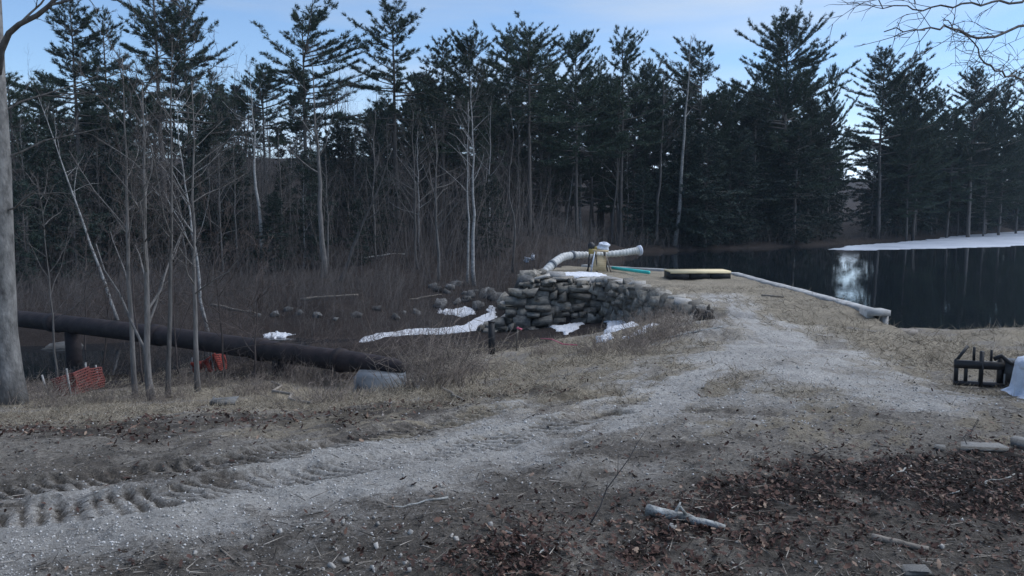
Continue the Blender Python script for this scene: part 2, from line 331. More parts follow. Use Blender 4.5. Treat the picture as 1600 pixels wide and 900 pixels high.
DARK2 = grid_pts([(-100, 899), (200, 862), (420, 815), (620, 790), (800, 775), (1000, 770), (900, 830), (760, 899)]); darkz = np.maximum(darkz, .75 * sstep(-.35, .35, poly_sd(GX, GY, DARK2) + (n1 - .5) * .8 + (n2 - .5) * .6))
mud = np.clip(np.maximum.reduce([LUG * .95, darkz, .35 * sstep(.52, .64, strk * .5 + strk2 * .5) * (GY < 12), sstep(.54, .66, n1 * .5 + n2 * .5) * .8]), 0, 1)
gravel = gravel * (1 - .85 * np.clip(LUG * 1.3, 0, 1)) * (1 - .8 * darkz)
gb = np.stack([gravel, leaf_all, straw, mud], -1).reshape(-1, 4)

def ground_mat(t, b):
    A = N(t, 'ShaderNodeAttribute', attribute_name='zone'); sp = N(t, 'ShaderNodeSeparateColor'); t.links.new(A.outputs['Color'], sp.inputs[0])
    tc = N(t, 'ShaderNodeTexCoord'); lk = t.links.new
    def noise(sc, d=5, r=.6):
        n = N(t, 'ShaderNodeTexNoise', Scale=sc, Detail=d, Roughness=r); lk(tc.outputs['Object'], n.inputs['Vector']); return n.outputs['Fac']
    def mix(f, a, c):
        m = N(t, 'ShaderNodeMix', data_type='RGBA'); lk(f, m.inputs[0]); lk(a, m.inputs[6]); lk(c, m.inputs[7]); return m.outputs[2]
    def rc(f, st): r = ramp(t, st); lk(f, r.inputs['Fac']); return r.outputs['Color']
    fine = noise(38, 8, .8); mid = noise(6, 8, .75); big = noise(1.3, 5)
    dirt = rc(fine, [(.28, (.085, .076, .066)), (.5, (.215, .195, .168)), (.72, (.42, .39, .34))])
    dark = rc(fine, [(.3, (.045, .040, .035)), (.72, (.22, .195, .168))])
    ml = N(t, 'ShaderNodeMath', operation='ADD'); lk(A.outputs['Alpha'], ml.inputs[0]); lk(mid, ml.inputs[1])
    rm = ramp(t, [(.45, (0, 0, 0)), (.95, (1, 1, 1))]); lk(ml.outputs[0], rm.inputs['Fac']); dirt = mix(rm.outputs['Color'], dirt, dark)
    grav = rc(fine, [(.28, (.19, .183, .170)), (.5, (.38, .365, .34)), (.72, (.58, .562, .525))])
    strw = rc(fine, [(.25, (.10, .085, .062)), (.5, (.245, .212, .16)), (.78, (.42, .375, .30))])
    lf = rc(fine, [(.25, (.010, .0085, .008)), (.5, (.025, .0195, .0175)), (.75, (.064, .048, .041))])  # leaf litter, deepened to stand in for shade under the trees
    def mask(ch, amt, lo=.35, hi=.65):
        m = N(t, 'ShaderNodeMath', operation='ADD'); lk(sp.outputs[ch], m.inputs[0])
        mf = N(t, 'ShaderNodeMath', operation='MULTIPLY_ADD'); lk(fine, mf.inputs[0]); mf.inputs[1].default_value = .9; mf.inputs[2].default_value = -.45
        mg = N(t, 'ShaderNodeMath', operation='ADD'); lk(mid, mg.inputs[0]); lk(mf.outputs[0], mg.inputs[1])
        s_ = N(t, 'ShaderNodeMath', operation='MULTIPLY_ADD'); lk(mg.outputs[0], s_.inputs[0]); s_.inputs[1].default_value = amt; s_.inputs[2].default_value = -.5 * amt
        lk(s_.outputs[0], m.inputs[1]); r = ramp(t, [(lo, (0, 0, 0)), (hi, (1, 1, 1))]); lk(m.outputs[0], r.inputs['Fac']); return r.outputs['Color']
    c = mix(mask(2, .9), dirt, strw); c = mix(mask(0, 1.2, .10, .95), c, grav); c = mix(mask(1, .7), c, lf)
    hs = N(t, 'ShaderNodeHueSaturation'); mr = N(t, 'ShaderNodeMapRange'); mr.inputs['From Min'].default_value = .3; mr.inputs['From Max'].default_value = .7
    mr.inputs['To Min'].default_value = .78; mr.inputs['To Max'].default_value = 1.2; lk(big, mr.inputs['Value']); lk(mr.outputs[0], hs.inputs['Value']); lk(c, hs.inputs['Color'])
    lk(hs.outputs[0], b.inputs['Base Color']); b.inputs['Roughness'].default_value = .92; b.inputs['Specular IOR Level'].default_value = .15
    bp = N(t, 'ShaderNodeBump', Strength=.9, Distance=.03); b2 = N(t, 'ShaderNodeBump', Strength=.6, Distance=.15)
    lk(fine, bp.inputs['Height']); lk(mid, b2.inputs['Height']); lk(b2.outputs[0], bp.inputs['Normal']); lk(bp.outputs[0], b.inputs['Normal'])
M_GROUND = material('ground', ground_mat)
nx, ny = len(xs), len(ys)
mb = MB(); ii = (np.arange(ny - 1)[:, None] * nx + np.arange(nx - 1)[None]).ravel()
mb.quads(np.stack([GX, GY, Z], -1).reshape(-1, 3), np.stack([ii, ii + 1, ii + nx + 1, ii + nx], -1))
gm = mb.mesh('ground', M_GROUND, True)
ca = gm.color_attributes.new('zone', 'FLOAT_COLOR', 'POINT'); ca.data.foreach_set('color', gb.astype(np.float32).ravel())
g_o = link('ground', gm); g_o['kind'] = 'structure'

# pond: dark still water
def water_mat(t, b):
    b.inputs['Base Color'].default_value = (.006, .009, .012, 1); b.inputs['Roughness'].default_value = .012; b.inputs['IOR'].default_value = 1.33; b.inputs['Specular IOR Level'].default_value = .5
    tc = N(t, 'ShaderNodeTexCoord'); mp = N(t, 'ShaderNodeMapping'); mp.inputs['Scale'].default_value = (1, 1.6, 1); t.links.new(tc.outputs['Object'], mp.inputs['Vector'])
    n = N(t, 'ShaderNodeTexNoise', Scale=1.6, Detail=3); t.links.new(mp.outputs[0], n.inputs['Vector'])
    bp = N(t, 'ShaderNodeBump', Strength=.07, Distance=.04); t.links.new(n.outputs['Fac'], bp.inputs['Height']); t.links.new(bp.outputs[0], b.inputs['Normal'])
M_WATER = material('pond_water', water_mat)
def sheet(poly, z, name, mat):
    from mathutils.geometry import tessellate_polygon
    v = [Vector((x, y, z)) for x, y in poly]; t = tessellate_polygon([v]); m = MB(); m.add([list(p) for p in v], t); return m
def inflate(poly, d):                         # push a polygon outwards so that the shore comes from the land
    P = np.array(poly); out = []
    ar = sum(P[i][0] * P[(i + 1) % len(P)][1] - P[(i + 1) % len(P)][0] * P[i][1] for i in range(len(P)))
    for i in range(len(P)):
        a = P[i] - P[i - 1]; c = P[(i + 1) % len(P)] - P[i]
        n_ = np.array([a[1], -a[0]]) / np.hypot(*a) + np.array([c[1], -c[0]]) / np.hypot(*c)
        n_ /= np.hypot(*n_) + 1e-9; out.append(tuple(P[i] + n_ * d * (1 if ar > 0 else -1)))
    return out
WPOLY = inflate(POND, 1.6); WPOLY[0] = (8.3, 16.4); WPOLY[-1] = (8.3, 28.4); WPOLY[-2] = (4.9, 31.0); WPOLY[-3] = (2.9, 33.0); WPOLY[-4] = (3.6, 36.5)
w_o = build(sheet(WPOLY, 0, 'pond', M_WATER), 'pond_water', M_WATER); w_o['kind'] = 'structure'
# stream below the dam
SPOLY = [(-60, 19), (-24, 19.5), (-16, 20), (-9, 22), (-4.5, 24.5), (-1.6, 28), (-.4, 31), (-1.0, 35.5), (-4, 36.5), (-8, 35), (-13, 32.6), (-22, 32), (-60, 33)]
s_o = build(sheet(SPOLY, -1.62, 'stream', M_WATER), 'stream_water', M_WATER); s_o['kind'] = 'structure'
# thin ice along the far side of the pond
ICE = [tuple(onz(u, v, .02)[:2]) for u, v in [(1285, 389), (1340, 391), (1400, 389.5), (1450, 389), (1520, 386.5), (1600, 383.5), (1700, 379), (1800, 374), (1800, 355), (1600, 355), (1545, 362), (1500, 368), (1440, 375.5), (1400, 378), (1340, 383)]]
mb = MB(); ib = np.array(ICE); gx, gy = np.meshgrid(np.linspace(ib[:, 0].min(), ib[:, 0].max(), 260), np.linspace(ib[:, 1].min(), ib[:, 1].max(), 160))
idd = poly_sd(gx, gy, ICE) + (fbm(gx * .35, gy * .35, 61) - .5) * 2.0
vz = np.where(idd > 0, .02, -.05); k = np.arange(159)[:, None] * 260 + np.arange(259)[None]
q = np.stack([k, k + 1, k + 261, k + 260], -1).reshape(-1, 4); mx_ = idd.ravel()[q].max(1) > 0
mb.quads(np.stack([gx, gy, vz], -1).reshape(-1, 3), q[mx_])
M_ICE = mottled('grey_ice', (.30, .35, .43), (.52, .57, .65), .25, rough=.38, bump=.1, rand=0, spec=.5)
tag(build(mb, 'ice_sheet', M_ICE), 'pale grey ice sheet along the far shore of the pond', 'ice')

# ------------------------------------------------------------------ trees
def unit(v): return v / (np.linalg.norm(v) + 1e-9)
def pine_mesh(seed, Hh, cb, Wd, dens=1.0, top=1.0, gap=.18, sweep=0.0, droop=0.0, lev=.50, blade=(.29, .045), k=11, r0=None):
    r = np.random.default_rng(seed); wood = MB(); nd = MB()
    r0 = r0 or (.009 * Hh + .05); hh = np.linspace(0, Hh, 14); off = np.cumsum(r.normal(0, .035 * Hh / 20, (14, 2)), 0); off[0] = 0
    tp = np.stack([off[:, 0], off[:, 1], hh], 1)
    wood.tube(tp, r0 * (1 - .9 * (hh / Hh) ** .9) + .012, 8)
    ax = lambda z: np.array([np.interp(z, hh, off[:, 0]), np.interp(z, hh, off[:, 1]), z])
    sp0, sp1, spr = [], [], []
    for _ in range(int(10 + cb * 40)):        # dead stubs below the crown
        z = r.uniform(.12, max(cb, .15)) * Hh; a = r.uniform(0, 2 * pi); l = r.uniform(.25, 1.7)
        sp0.append(ax(z)); sp1.append(ax(z) + l * np.array([cos(a), sin(a), r.uniform(-.25, .35)])); spr.append(r.uniform(.012, .03))
    TP, TD, TT = [], [], []
    z = cb * Hh; ph = r.uniform(0, 6)
    while z < Hh - .15:
        t = (z - cb * Hh) / (Hh * (1 - cb)); z += lev * r.uniform(.6, 1.4) * (1 - .45 * t)
        prof = (1 - t) ** (.72 * top) * (.55 + .45 * min(1, t * 3.5)) + .05
        big = .72 + .38 * sin(z * 1.9 + ph) * sin(z * .77 + 2 * ph)
        for b in range(r.integers(3, 6)):
            if r.random() < gap: continue
            a = r.uniform(0, 2 * pi); l = Wd * prof * big * r.uniform(.45, 1.2) * (1 + sweep * cos(a)) + .18
            el = radians(-6 - droop * 25 * (1 - t) + 50 * t ** 1.6 + r.normal(0, 7)); s = np.linspace(0, 1, 5)
            h_ = np.array([cos(a), sin(a)])
            rad = s * l * cos(el); zz = s * l * sin(el) + (s ** 2.2) * l * r.uniform(.05, .28) - droop * s ** 2 * l * .12
            p = ax(z) + np.stack([rad * h_[0], rad * h_[1], zz], 1)
            wood.tube(p, np.linspace(.012 + .011 * l, .007, 5), 4, False)
            n = max(4, int(l * 6.0 * dens))
            for q in range(n):
                s_ = r.uniform(.22, 1) if q else 1.0
                i = min(int(s_ * 4), 3); f = s_ * 4 - i; pt = p[i] * (1 - f) + p[i + 1] * f; bd = unit(p[i + 1] - p[i])
                sd = np.array([-h_[1], h_[0], 0]) * (1 if r.random() < .5 else -1)
                an = r.uniform(.3, 1.1) if q else 0; d = unit(bd * cos(an) + sd * sin(an) + np.array([0, 0, r.normal(.14, .15) - droop * .2]))
                tl = r.uniform(.2, .5) * (.35 + .28 * l * (1.15 - s_)) + .1
                sp0.append(pt); sp1.append(pt + d * tl); spr.append(.008)
                m = max(2, int(tl / .17))
                for w in range(m):
                    TP.append(pt + d * tl * (w + 1) / m); TD.append(d); TT.append(t)
    for w in range(5):
        TP.append(tp[-1] - np.array([0, 0, .13 * w])); TD.append(np.array([0, 0, 1.0])); TT.append(1)
    wood.spikes(sp0, sp1, spr)
    TP = np.repeat(np.array(TP), k, 0); TD = np.repeat(np.array(TD), k, 0); tone = np.repeat(r.uniform(0, 1, len(TP) // k), k) * .7 + r.uniform(0, .3, len(TP))
    d = TD * .75 + r.normal(0, .55, TD.shape) + np.array([0, 0, .22 - droop * .35]); d /= np.linalg.norm(d, axis=1, keepdims=True)
    sd = np.cross(d, r.normal(0, 1, d.shape)); sd /= np.linalg.norm(sd, axis=1, keepdims=True) + 1e-9
    le = blade[0] * r.uniform(.6, 1.25, (len(d), 1)); bs = TP + r.normal(0, .035, TP.shape)
    v = np.stack([bs + sd * blade[1] * .5, bs - sd * blade[1] * .5, bs + d * le], 1).reshape(-1, 3)
    nd.add(v, np.arange(len(v)).reshape(-1, 3), np.repeat(tone, 3))
    return wood, nd

def bare_mesh(seed, Hh, r0, fb=.3, nl=13, spread=.42, lean=(0, 0), twig=1.0, wob=.03, forks=0, up=.9, kids=6):
    r = np.random.default_rng(seed); wood = MB(); tw = MB()
    def tk(r0_, base, n=12):
        hh = np.linspace(0, 1, n); off = np.cumsum(r.normal(0, wob * Hh / n * 2.2, (n, 2)), 0); off[0] = 0
        return np.stack([base[0] + lean[0] * hh * Hh + off[:, 0], base[1] + lean[1] * hh * Hh + off[:, 1], base[2] + hh * Hh], 1), r0_ * (1 - .88 * hh ** .85)
    p, rr = tk(r0, (0, 0, -.15)); rr[0] *= 1.25; wood.tube(p, rr, 8)
    S0, S1, SR = [], [], []
    def branch(st, d, l, rad, lev):
        n = 5 if lev == 1 else 4; q = [st]; dd = d.copy()
        for i in range(n - 1):
            dd = unit(dd + r.normal(0, .16, 3) + np.array([0, 0, .06 * up])); q.append(q[-1] + dd * l / (n - 1))
        q = np.array(q)
        (wood if lev == 1 else tw).tube(q, np.linspace(rad, rad * .35, n), 5 if lev == 1 else 3, False)
        m = int(kids * (1 if lev == 1 else .9) * twig) + (lev == 1)
        for j in range(m):
            s = r.uniform(.25, 1) if j else 1; i = min(int(s * (n - 1)), n - 2); f = s * (n - 1) - i; pt = q[i] * (1 - f) + q[i + 1] * f
            bd = unit(q[i + 1] - q[i]); e = unit(np.cross(bd, r.normal(0, 1, 3))); an = r.uniform(.35, .95)
            nd = unit(bd * cos(an) + e * sin(an) + np.array([0, 0, .12 * up])); ll = l * r.uniform(.25, .55) * (1.2 - .5 * s)
            if lev == 1: branch(pt, nd, ll, max(rad * .42 * (1.1 - .5 * s), .006), 2)
            else:
                S0.append(pt); S1.append(pt + nd * ll); SR.append(max(rad * .4, .0045))
                for g in range(2):
                    s2 = r.uniform(.3, .9); p2 = pt + nd * ll * s2; n2 = unit(nd + .7 * unit(np.cross(nd, r.normal(0, 1, 3))))
                    S0.append(p2); S1.append(p2 + n2 * ll * r.uniform(.3, .6)); SR.append(max(rad * .3, .0035))
    for j in range(nl):
        s = fb + (1 - fb) * (j + r.uniform(0, .8)) / nl; s = min(s, .985); i = min(int(s * 11), 10); f = s * 11 - i
        pt = p[i] * (1 - f) + p[i + 1] * f; rad = np.interp(s, np.linspace(0, 1, 12), rr) * r.uniform(.4, .62)
        a = r.uniform(0, 2 * pi); el = radians(r.uniform(18, 52) + 22 * s) * up
        d = np.array([cos(a) * cos(el), sin(a) * cos(el), sin(el)])
        branch(pt, d, Hh * spread * r.uniform(.55, 1.1) * (1.12 - .75 * s), max(rad, .01), 1)
    tw.spikes(S0, S1, SR)
    return wood, tw

# eastern white pines: a dozen crowns, used with different heights and turns
PV = []
for sd, Hh, cb, Wd, kw in [(11, 20, .42, 3.6, dict(sweep=.25)), (12, 20, .46, 3.2, dict(gap=.3, dens=.9)), (13, 20, .40, 4.2, dict(top=.8, dens=1.1)), (14, 20, .50, 3.4, dict(top=.7, sweep=-.3)),
                           (15, 20, .22, 5.0, dict(dens=1.1, gap=.1, top=.85)), (16, 20, .18, 4.6, dict(dens=1.15, gap=.1, sweep=.3)), (17, 20, .30, 4.4, dict(dens=1.0, gap=.2, top=.9)),
                           (18, 20, .34, 3.4, dict(gap=.34, dens=.95, lev=.62)), (19, 20, .55, 3.8, dict(top=.6, gap=.25)), (20, 20, .74, 1.5, dict(top=.55, gap=.1))]:
    wd, nd = pine_mesh(sd, Hh, cb, Wd * 1.95, **kw)
    PV.append((wd.mesh('trunk', M_PINEB), nd.mesh('crown', M_NEEDLE, False, True), Hh))
def place_pine(x, y, h, var, label, group=None, wide=1.0, rot=0.0, lean=0.0, bark=None):
    tm, cm, Hh = PV[var]; s = h / Hh
    e = thing('pine_tree', label, 'pine tree', (x, y, float(H(x, y)) - .1), (0, lean, rot), group, (s * wide, s * wide, s))
    t = link('trunk', tm, e); link('crown', cm, e)
    return e
def pine_at(u, v, Y, var, label, group=None, wide=1.0, rot=0, base_u=None):
    top = at(u, v, Y); bx = at(base_u or u, v, Y)[0]; z0 = float(H(bx, Y)); h = top[2] - z0
    return place_pine(bx, Y, h, var, label, group, wide, rot, math.atan2(top[0] - bx, h))
PINES = [  # top of the crown in the photograph, depth, crown shape, label, width, turn
    (12, 120, 44, 1, 'dark white pine behind the thick trunk at the left edge', 1.25, .3),
    (106, 8, 47, 0, 'tall loose-limbed white pine nearest the left edge of the skyline', 1.1, 1.0),
    (163, 32, 52, 7, 'thin open white pine between two taller ones on the left', .95, 2.2),
    (240, -22, 47, 1, 'tallest left white pine, its tip cut by the top of the picture', 1.2, 0.4),
    (283, 8, 49, 6, 'broad white pine with layered limbs right beside the tallest left pine', .82, 3.6),
    (330, 120, 56, 7, 'low open pine right of the broad left pine', .8, .9),
    (408, 112, 50, 8, 'short rounded pine just left of the lone spire pine', 1.05, 1.5),
    (473, 30, 50, 3, 'lone spire-topped white pine standing above low bare woods', 1.15, 2.9),
    (617, 16, 52, 0, 'tallest pine of the middle, with stepped tiers of limbs', 1.15, 4.2),
    (690, 66, 57, 1, 'first of the twin-topped pines right of the tallest middle pine', 1.1, 5.0),
    (728, 70, 50, 2, 'second twin-topped pine with pale green lower limbs', .95, .6),
    (792, 70, 62, 3, 'slim dark pine crowded behind the straight grey trunk', .95, 1.9),
    (828, 50, 53, 8, 'pine with long straight grey trunk above the stone wall', 1.1, 2.4),
    (905, 70, 58, 2, 'round-topped pine straight above the wooden frame on the dam', .85, 3.1),
    (940, 105, 70, 7, 'lower pine between two round-topped pines over the dam', 1.0, 1.2),
    (973, 58, 60, 0, 'pointed pine above the right end of the white hose', .9, 5.5),
    (1010, 108, 68, 4, 'low dense pine left of the white-trunked tree', .8, 4.4),
    (1096, 82, 66, 3, 'flat-sided pine right behind the white-trunked tree', 1.0, .2),
    (1140, 140, 74, 4, 'dark lower pine in the notch of the skyline', .9, 2.0),
    (1230, 34, 70, 4, 'big dark pine with feathery top over the middle of the pond', 1.0, 3.3),
    (1190, 110, 78, 5, 'dense pine at the shoulder of the big feathery pine', .8, 1.1),
    (1302, 112, 76, 5, 'dark pine in the dip between two big pond pines', .45, .5),
    (1385, 82, 80, 6, 'big wind-swept pine above the point of the ice', 1.0, 0.0),
    (1440, 114, 84, 5, 'pine leaning right behind the wind-swept pine', .85, 0.2),
    (1527, 113, 92, 6, 'wide pine above the ice with bright gaps through its limbs', .95, 0.3),
    (1574, 150, 100, 5, 'dark pine near the right edge of the picture', .8, 0.1),
    (1640, 120, 112, 4, 'pine cut off by the right edge of the picture', .9, 2.0),
]
for u, v, Y, var, lab, wide, rot in PINES: pine_at(u, v, Y, var, lab, 'white pines around the pond and stream', wide, rot)
for u, v, Y, var in [(655, 130, 66, 2), (760, 115, 68, 3), (700, 140, 72, 0), (860, 110, 72, 4), (885, 135, 66, 6), (945, 140, 76, 5), (1035, 130, 74, 6), (1075, 140, 70, 2), (1120, 150, 66, 6),
                     (1165, 165, 72, 5), (1215, 130, 82, 4), (1258, 120, 78, 5), (1270, 160, 72, 6), (1410, 130, 88, 4), (1465, 150, 92, 5), (1490, 175, 90, 6), (1550, 170, 104, 4), (1600, 175, 108, 5),
                     (70, 120, 56, 6), (200, 130, 58, 4), (140, 150, 60, 5), (310, 150, 60, 4), (20, 170, 58, 5), (105, 185, 64, 4), (590, 175, 62, 5), (640, 165, 60, 4), (670, 120, 62, 6), (745, 150, 60, 4), (780, 135, 72, 5), (815, 120, 66, 4), (845, 140, 62, 5), (925, 125, 64, 4), (960, 130, 68, 5), (995, 135, 66, 6), (1020, 160, 72, 4), (1060, 165, 78, 5), (1095, 160, 80, 4), (1145, 185, 70, 4), (1200, 170, 76, 5), (1245, 190, 74, 4), (1425, 190, 82, 4), (1400, 210, 90, 5), (1505, 200, 98, 4), (1545, 215, 96, 5)]:
    reg = 'the tall left pines' if u < 380 else 'the tallest middle pine' if u < 700 else 'the long-trunked pine over the wall' if u < 890 else 'the white-trunked shore tree' if u < 1150 else 'the big feathery pond pine' if u < 1300 else 'the wind-swept pines over the ice'
    pine_at(u, v, Y, var, 'shaded white pine crowded in behind ' + reg, 'shaded pines behind ' + reg, random.uniform(.8, 1.05), random.uniform(0, 6))
# the shady lower growth: hemlocks and young pines with boughs to the ground
HV = []
for sd, Hh, cb, Wd in [(31, 8, .04, 2.3), (32, 8, .06, 2.0), (33, 8, .03, 2.7)]:
    wd, nd = pine_mesh(sd, Hh, cb, Wd, dens=1.5, gap=.06, droop=.8, lev=.33, blade=(.20, .06), k=5, r0=.09)
    HV.append((wd.mesh('trunk', M_PINEB), nd.mesh('crown', M_HEML, False, True)))
def hemlock(x, y, h, i, wide=1.0):
    q = 800 + F * x / y
    lab = ('young dark hemlock deep behind the thick left trunk and saplings' if q < 330 else 'young dark hemlock in the wood between the lone pine and the birches' if q < 680 else 'young dark hemlock on the slope behind the stone wall' if q < 985
           else 'low dark hemlock at the shore left of the big feathery pine' if q < 1180 else 'dark hemlock on the shore under the big feathery pine' if q < 1306 else 'dark hemlock on the shore behind the ice sheet')
    e = thing('hemlock_tree', lab, 'hemlock', (x, y, float(H(x, y)) - .05), (0, 0, random.uniform(0, 6)), lab.split(' hemlock ')[0] + ' hemlocks ' + lab.split(' hemlock ')[1], (h / 8 * wide,) * 2 + (h / 8,))
    link('trunk', HV[i][0], e); link('crown', HV[i][1], e)
spots = [(770, 44, 4.5), (745, 47, 4), (560, 42, 3.5), (590, 46, 5), (480, 46, 5.5), (430, 40, 4), (370, 43, 6), (330, 48, 7), (300, 42, 5), (120, 38, 6), (80, 42, 7), (40, 36, 5), (200, 45, 7), (160, 50, 8), (250, 52, 8),
         (650, 55, 6), (700, 60, 8), (540, 58, 8), (600, 62, 9), (860, 66, 7), (800, 64, 8)] + [(random.uniform(-40, 620), random.uniform(40, 60), random.uniform(3.5, 7.5)) for _ in range(38)] + [(random.uniform(990, 1090), random.uniform(60.5, 68), random.uniform(2.5, 6)) for _ in range(16)]
for u, Y, h in spots: hemlock(at(u, 400, Y)[0], Y, h, random.randrange(3), random.uniform(.9, 1.3))
for u in range(1080, 1690, 17):
    sx = np.interp(u, [1005, 1100, 1200, 1290, 1400, 1500, 1600, 1700], [58, 62.5, 67, 72.5, 84, 102, 130, 140])
    for kk in range(2):
        Y = sx - .6 + random.uniform(0, 2.2) + kk * 6; uu = u + random.uniform(-12, 12)
        if 1306 < uu < 1352 or 1466 < uu < 1492 or 1548 < uu < 1578: continue
        if poly_sd(np.array([at(uu, 400, Y)[0]]), np.array([Y]), POND)[0] > -.5: Y += 1.2
        hemlock(at(uu, 400, Y)[0], Y, random.uniform(6, 12) * (Y / 75), random.randrange(3), random.uniform(1.0, 1.35))

# bare hardwoods
BV = []
for sd, Hh, r0, kw in [(51, 12, .13, {}), (52, 12, .11, dict(fb=.4, spread=.34)), (53, 12, .15, dict(spread=.5, nl=15)), (54, 12, .10, dict(fb=.45, nl=11, spread=.3, wob=.045)), (55, 12, .12, dict(fb=.35, lean=(.06, 0))),
                       (56, 12, .09, dict(fb=.5, nl=10, spread=.32)), (57, 12, .14, dict(fb=.3, nl=16, spread=.4, wob=.04))]:
    wd, tw = bare_mesh(sd, Hh, r0, **kw); BV.append((wd, tw, Hh))
BM = [(a.mesh('trunk', M_BARK), b.mesh('twigs', M_TWIG), h) for a, b, h in BV]
BMP = [(a.mesh('trunk', M_PALE), b.mesh('twigs', M_TWIG), h) for a, b, h in BV]
def bare(x, y, h, i, label, group, pale=False, rot=None, wide=1.0, lean=0.0, name='bare_tree'):
    tm, wm, Hh = (BMP if pale else BM)[i]
    e = thing(name, label, 'tree', (x, y, float(H(x, y))), (0, lean, random.uniform(0, 6.28) if rot is None else rot), group, (h / Hh * wide,) * 2 + (h / Hh,))
    link('trunk', tm, e); link('twigs', wm, e); return e
WOODG = 'bare trees crowding the far wood'
for j in range(150):
    u = random.uniform(-60, 1060) if j < 95 else random.uniform(-60, 640); Y = random.uniform(38, 74)
    if u > 830 and Y < 60: Y = random.uniform(60, 76)
    x = at(u, 400, Y)[0]
    lim = 200 if u < 560 else 170
    h = min((332 - lim) / F * Y + 3 - float(H(x, Y)), 15) * random.uniform(.7, 1.06)
    pale = random.random() < .07
    reg = 'behind the saplings' if u < 340 else 'left of the lone spire pine' if u < 520 else 'beyond the dark stream bank' if u < 700 else 'behind the stone wall' if u < 850 else 'on the slope behind the white hose'
    bare(x, Y, h, random.randrange(7), ('pale-barked' if pale else 'grey') + ' slender bare tree ' + ('near the wood edge ' if Y < 50 else 'deep in the wood ') + reg, 'bare trees of the wood ' + reg, pale, wide=random.uniform(.8, 1.1))
# trees of the wood that stand out
def own_tree(name, label, cat, u, v, seed, Hh, r0, bark, Y=None, z_off=0, group=None, **kw):
    p = gp(u, v) if Y is None else np.array([*at(u, v, Y)[:2], 0]); p[2] = float(H(p[0], p[1]))
    wd, tw = bare_mesh(seed, Hh, r0, **kw); e = thing(name, label, cat, tuple(p), group=group)
    build(wd, 'trunk', bark, e, True); build(tw, 'twigs', M_TWIG if bark is not M_BRUSH else M_BRUSH, e); return e
own_tree('birch_tree', 'leaning pale birch on the far stream bank, left of the saplings', 'birch tree', 185, 498, 71, 8.5, .066, M_PALE, Y=28.5, lean=(-.30, 0), fb=.5, nl=9, spread=.3, wob=.02)
own_tree('birch_tree', 'pale birch rising behind the old pipe, right of the saplings', 'birch tree', 328, 512, 72, 9, .070, M_PALE, Y=27.5, lean=(-.10, 0), fb=.35, nl=12, spread=.45, wob=.03)
own_tree('bare_tree', 'straight pale grey trunk in the dark gap left of the lone pine', 'tree', 414, 440, 73, 10, .12, M_PALE, Y=40, lean=(-.02, 0), fb=.6, nl=9)
own_tree('bare_tree', 'thick grey trunk under the lone spire-topped pine', 'tree', 507, 445, 74, 10.5, .17, M_BARK, Y=38, lean=(-.04, 0), fb=.5, nl=10)
own_tree('birch_tree', 'tall white birch above the snowy stream bend', 'birch tree', 741, 445, 75, 10, .10, M_PALE, Y=37, lean=(-.025, 0), fb=.5, nl=10, spread=.3)
own_tree('birch_tree', 'thinner birch stem close beside the tall white birch', 'birch tree', 731, 440, 76, 9, .07, M_PALE, Y=37.6, lean=(-.03, 0), fb=.5, nl=9, spread=.3)
own_tree('birch_tree', 'white-trunked tree at the far shore left of the big pines', 'birch tree', 1053, 373, 77, 16.5, .20, M_PALE, Y=61, lean=(.065, 0), fb=.62, nl=9, spread=.16, wob=.015)
own_tree('bare_tree', 'slim grey trunk just left of the white-trunked shore tree', 'tree', 1027, 385, 78, 14, .15, M_BARK, Y=60.5, lean=(-.01, 0), fb=.5, nl=10, spread=.25)
own_tree('bare_tree', 'grey trunk at the far shore above the white hose end', 'tree', 963, 385, 79, 12, .14, M_BARK, Y=61, fb=.45, nl=10, spread=.25)
own_tree('bare_tree', 'pale straight trunk on the red-brown slope behind the dam', 'tree', 907, 352, 80, 13, .15, M_PALE, Y=64, lean=(0, 0), fb=.55, nl=9, spread=.25)
own_tree('bare_tree', 'short pale leaning stem on the slope behind the dam', 'tree', 880, 350, 81, 7, .09, M_PALE, Y=62, lean=(.12, 0), fb=.5, nl=7, spread=.3)
own_tree('bare_tree', 'crooked grey tree arching right over the dark stream bank', 'tree', 528, 430, 82, 6.5, .10, M_BARK, Y=37, lean=(.42, 0), fb=.35, nl=9, spread=.5)
# saplings close by on the slope
own_tree('sapling', 'straight thin sapling, leftmost of the cluster by the orange fence', 'sapling', 212, 622, 83, 6.6, .058, M_BARK, lean=(.012, 0), fb=.35, nl=12, spread=.36, wob=.012)
own_tree('sapling', 'dark-footed forked sapling in the middle of the cluster', 'sapling', 238, 626, 84, 6.0, .075, M_BARK, lean=(.02, .05), fb=.16, nl=15, spread=.5, wob=.02, up=1.25)
own_tree('sapling', 'thin sapling leaning right beside the dark-footed one', 'sapling', 262, 622, 85, 6.8, .055, M_BARK, lean=(.055, .03), fb=.4, nl=11, spread=.34, wob=.012)
own_tree('sapling', 'mossy sapling standing right in front of the orange netting', 'sapling', 309, 612, 86, 6.4, .062, M_BARK, lean=(.02, 0), fb=.3, nl=13, spread=.42, wob=.015)
own_tree('sapling', 'faint thin sapling between the big left trunk and the cluster', 'sapling', 88, 600, 87, 5.5, .035, M_BARK, lean=(-.03, 0), fb=.3, nl=11, spread=.4)
for u, v, h, sd in [(135, 560, 5, 88), (160, 580, 4.5, 89), (352, 596, 4, 90), (225, 598, 5.5, 91), (285, 590, 4.8, 92), (395, 590, 3.2, 93)]:
    own_tree('sapling', 'wispy bare sapling on the slope near the old pipe', 'sapling', u, v, sd, h, .028, M_BRUSH, group='wispy saplings near the pipe', fb=.2, nl=12, spread=.5, wob=.03, lean=((sd % 5 - 2) * .05, 0))

